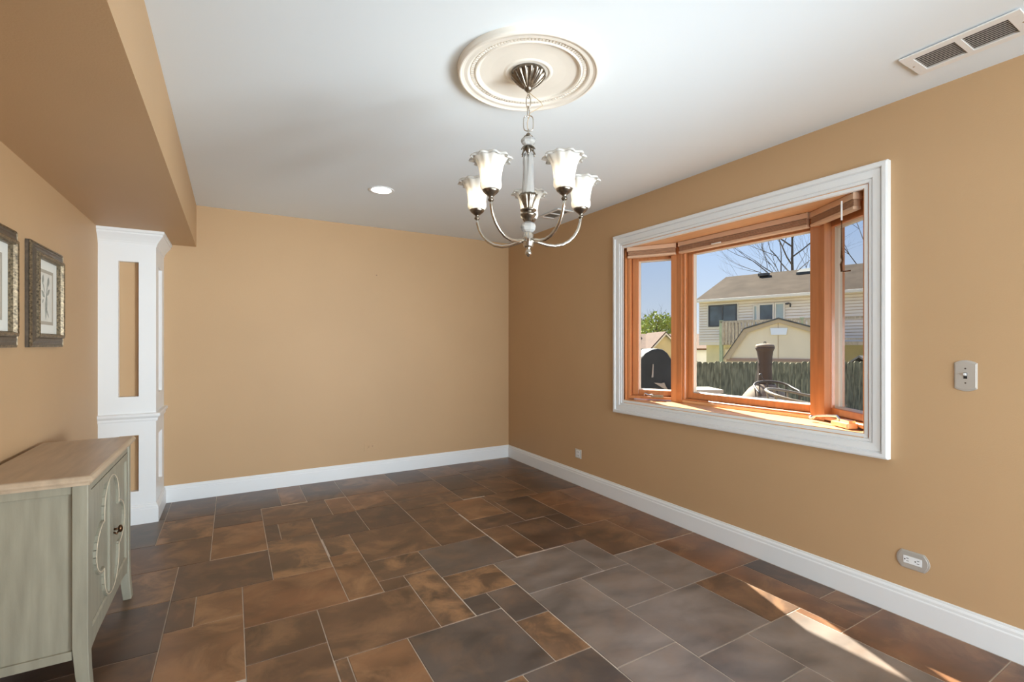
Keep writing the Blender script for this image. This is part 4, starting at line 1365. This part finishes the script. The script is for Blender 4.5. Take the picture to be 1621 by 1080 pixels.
def bare_tree(loc, hgt, seed, label, nbr=7):
    rng = random.Random(seed)
    t = thing('bare_tree', loc, label, 'tree', 'bare trees behind the neighbor house')
    m = Mesh()
    b = Vector(loc)
    tp = b + Vector((.15, .1, hgt * .82))
    m.tube([b, b + Vector((.05, 0, hgt * .3)), b + Vector((.1, .1, hgt * .55)), tp], [.17, .13, .085, .04], 8)
    m.build('trunk', BARK, t)
    m = Mesh()
    for k in range(nbr):
        z = hgt * (.33 + .42 * k / nbr)
        a = k * 2.4 + rng.uniform(-.3, .3)
        d = Vector((math.cos(a), math.sin(a), rng.uniform(.55, 1.0))).normalized()
        grow(m, b + Vector((.08, .05, z)), d, hgt * .25, .055, 4, rng, .8, 3)
    grow(m, tp, Vector((0, 0, 1)), hgt * .2, .045, 4, rng, .9, 3)
    m.build('branches', BARK, t)
    return t


bare_tree((34.3, 19.35, GZ), 14.5, 11, 'tall bare tree rising behind the neighbor house roof in the middle pane', 9)
bare_tree((52.5, 21.6, GZ), 20.0, 5, 'bare tree further right behind the neighbor house, seen in the right casement', 8)
bare_tree((42.5, 25.0, GZ), 11.5, 29, 'lower bare tree left of the tall bare tree behind the roof', 7)


def leafy_tree(loc, hgt, rad, seed, label):
    rng = random.Random(seed)
    t = thing('leafy_tree', loc, label, 'tree', 'spring trees beyond the far house')
    b = Vector(loc)
    m = Mesh()
    m.tube([b, b + Vector((0, 0, hgt * .5)), b + Vector((.1, 0, hgt * .8))], [.2, .14, .06], 6)
    for k in range(9):
        a = k * 2.4
        d = Vector((math.cos(a), math.sin(a), 1.1)).normalized()
        grow(m, b + Vector((0, 0, hgt * (.35 + .05 * k))), d, hgt * .22, .05, 2, rng, .8, 2)
    m.build('trunk', BARK, t)
    m = Mesh()
    for k in range(1500):
        while True:
            v = Vector((rng.uniform(-1, 1), rng.uniform(-1, 1), rng.uniform(-1, 1)))
            if .35 < v.length < 1:
                break
        q = b + Vector((v.x * rad, v.y * rad, hgt * .66 + v.z * hgt * .36 + rng.uniform(-.1, .1)))
        s_ = rng.uniform(.07, .16)
        e1 = Vector((rng.uniform(-1, 1), rng.uniform(-1, 1), rng.uniform(-1, 1))).normalized() * s_
        e2 = e1.cross(Vector((rng.uniform(-1, 1), rng.uniform(-1, 1), rng.uniform(-1, 1)))).normalized() * s_ * .7
        m.add([q - e1, q + e2, q + e1, q - e2], [(0, 1, 2, 3)])
    m.build('foliage', LEAF, t, kind='stuff')
    return t


leafy_tree((32.1, 29.9, GZ), 4.75, 1.7, 3, 'spring green tree behind the far house, middle of the left casement')
leafy_tree((36.9, 36.4, GZ), 4.5, 1.9, 8, 'small yellow green tree at the left edge of the left casement')
leafy_tree((45.9, 40.4, GZ), 5.2, 2.2, 13, 'spring green tree right of the far gable')
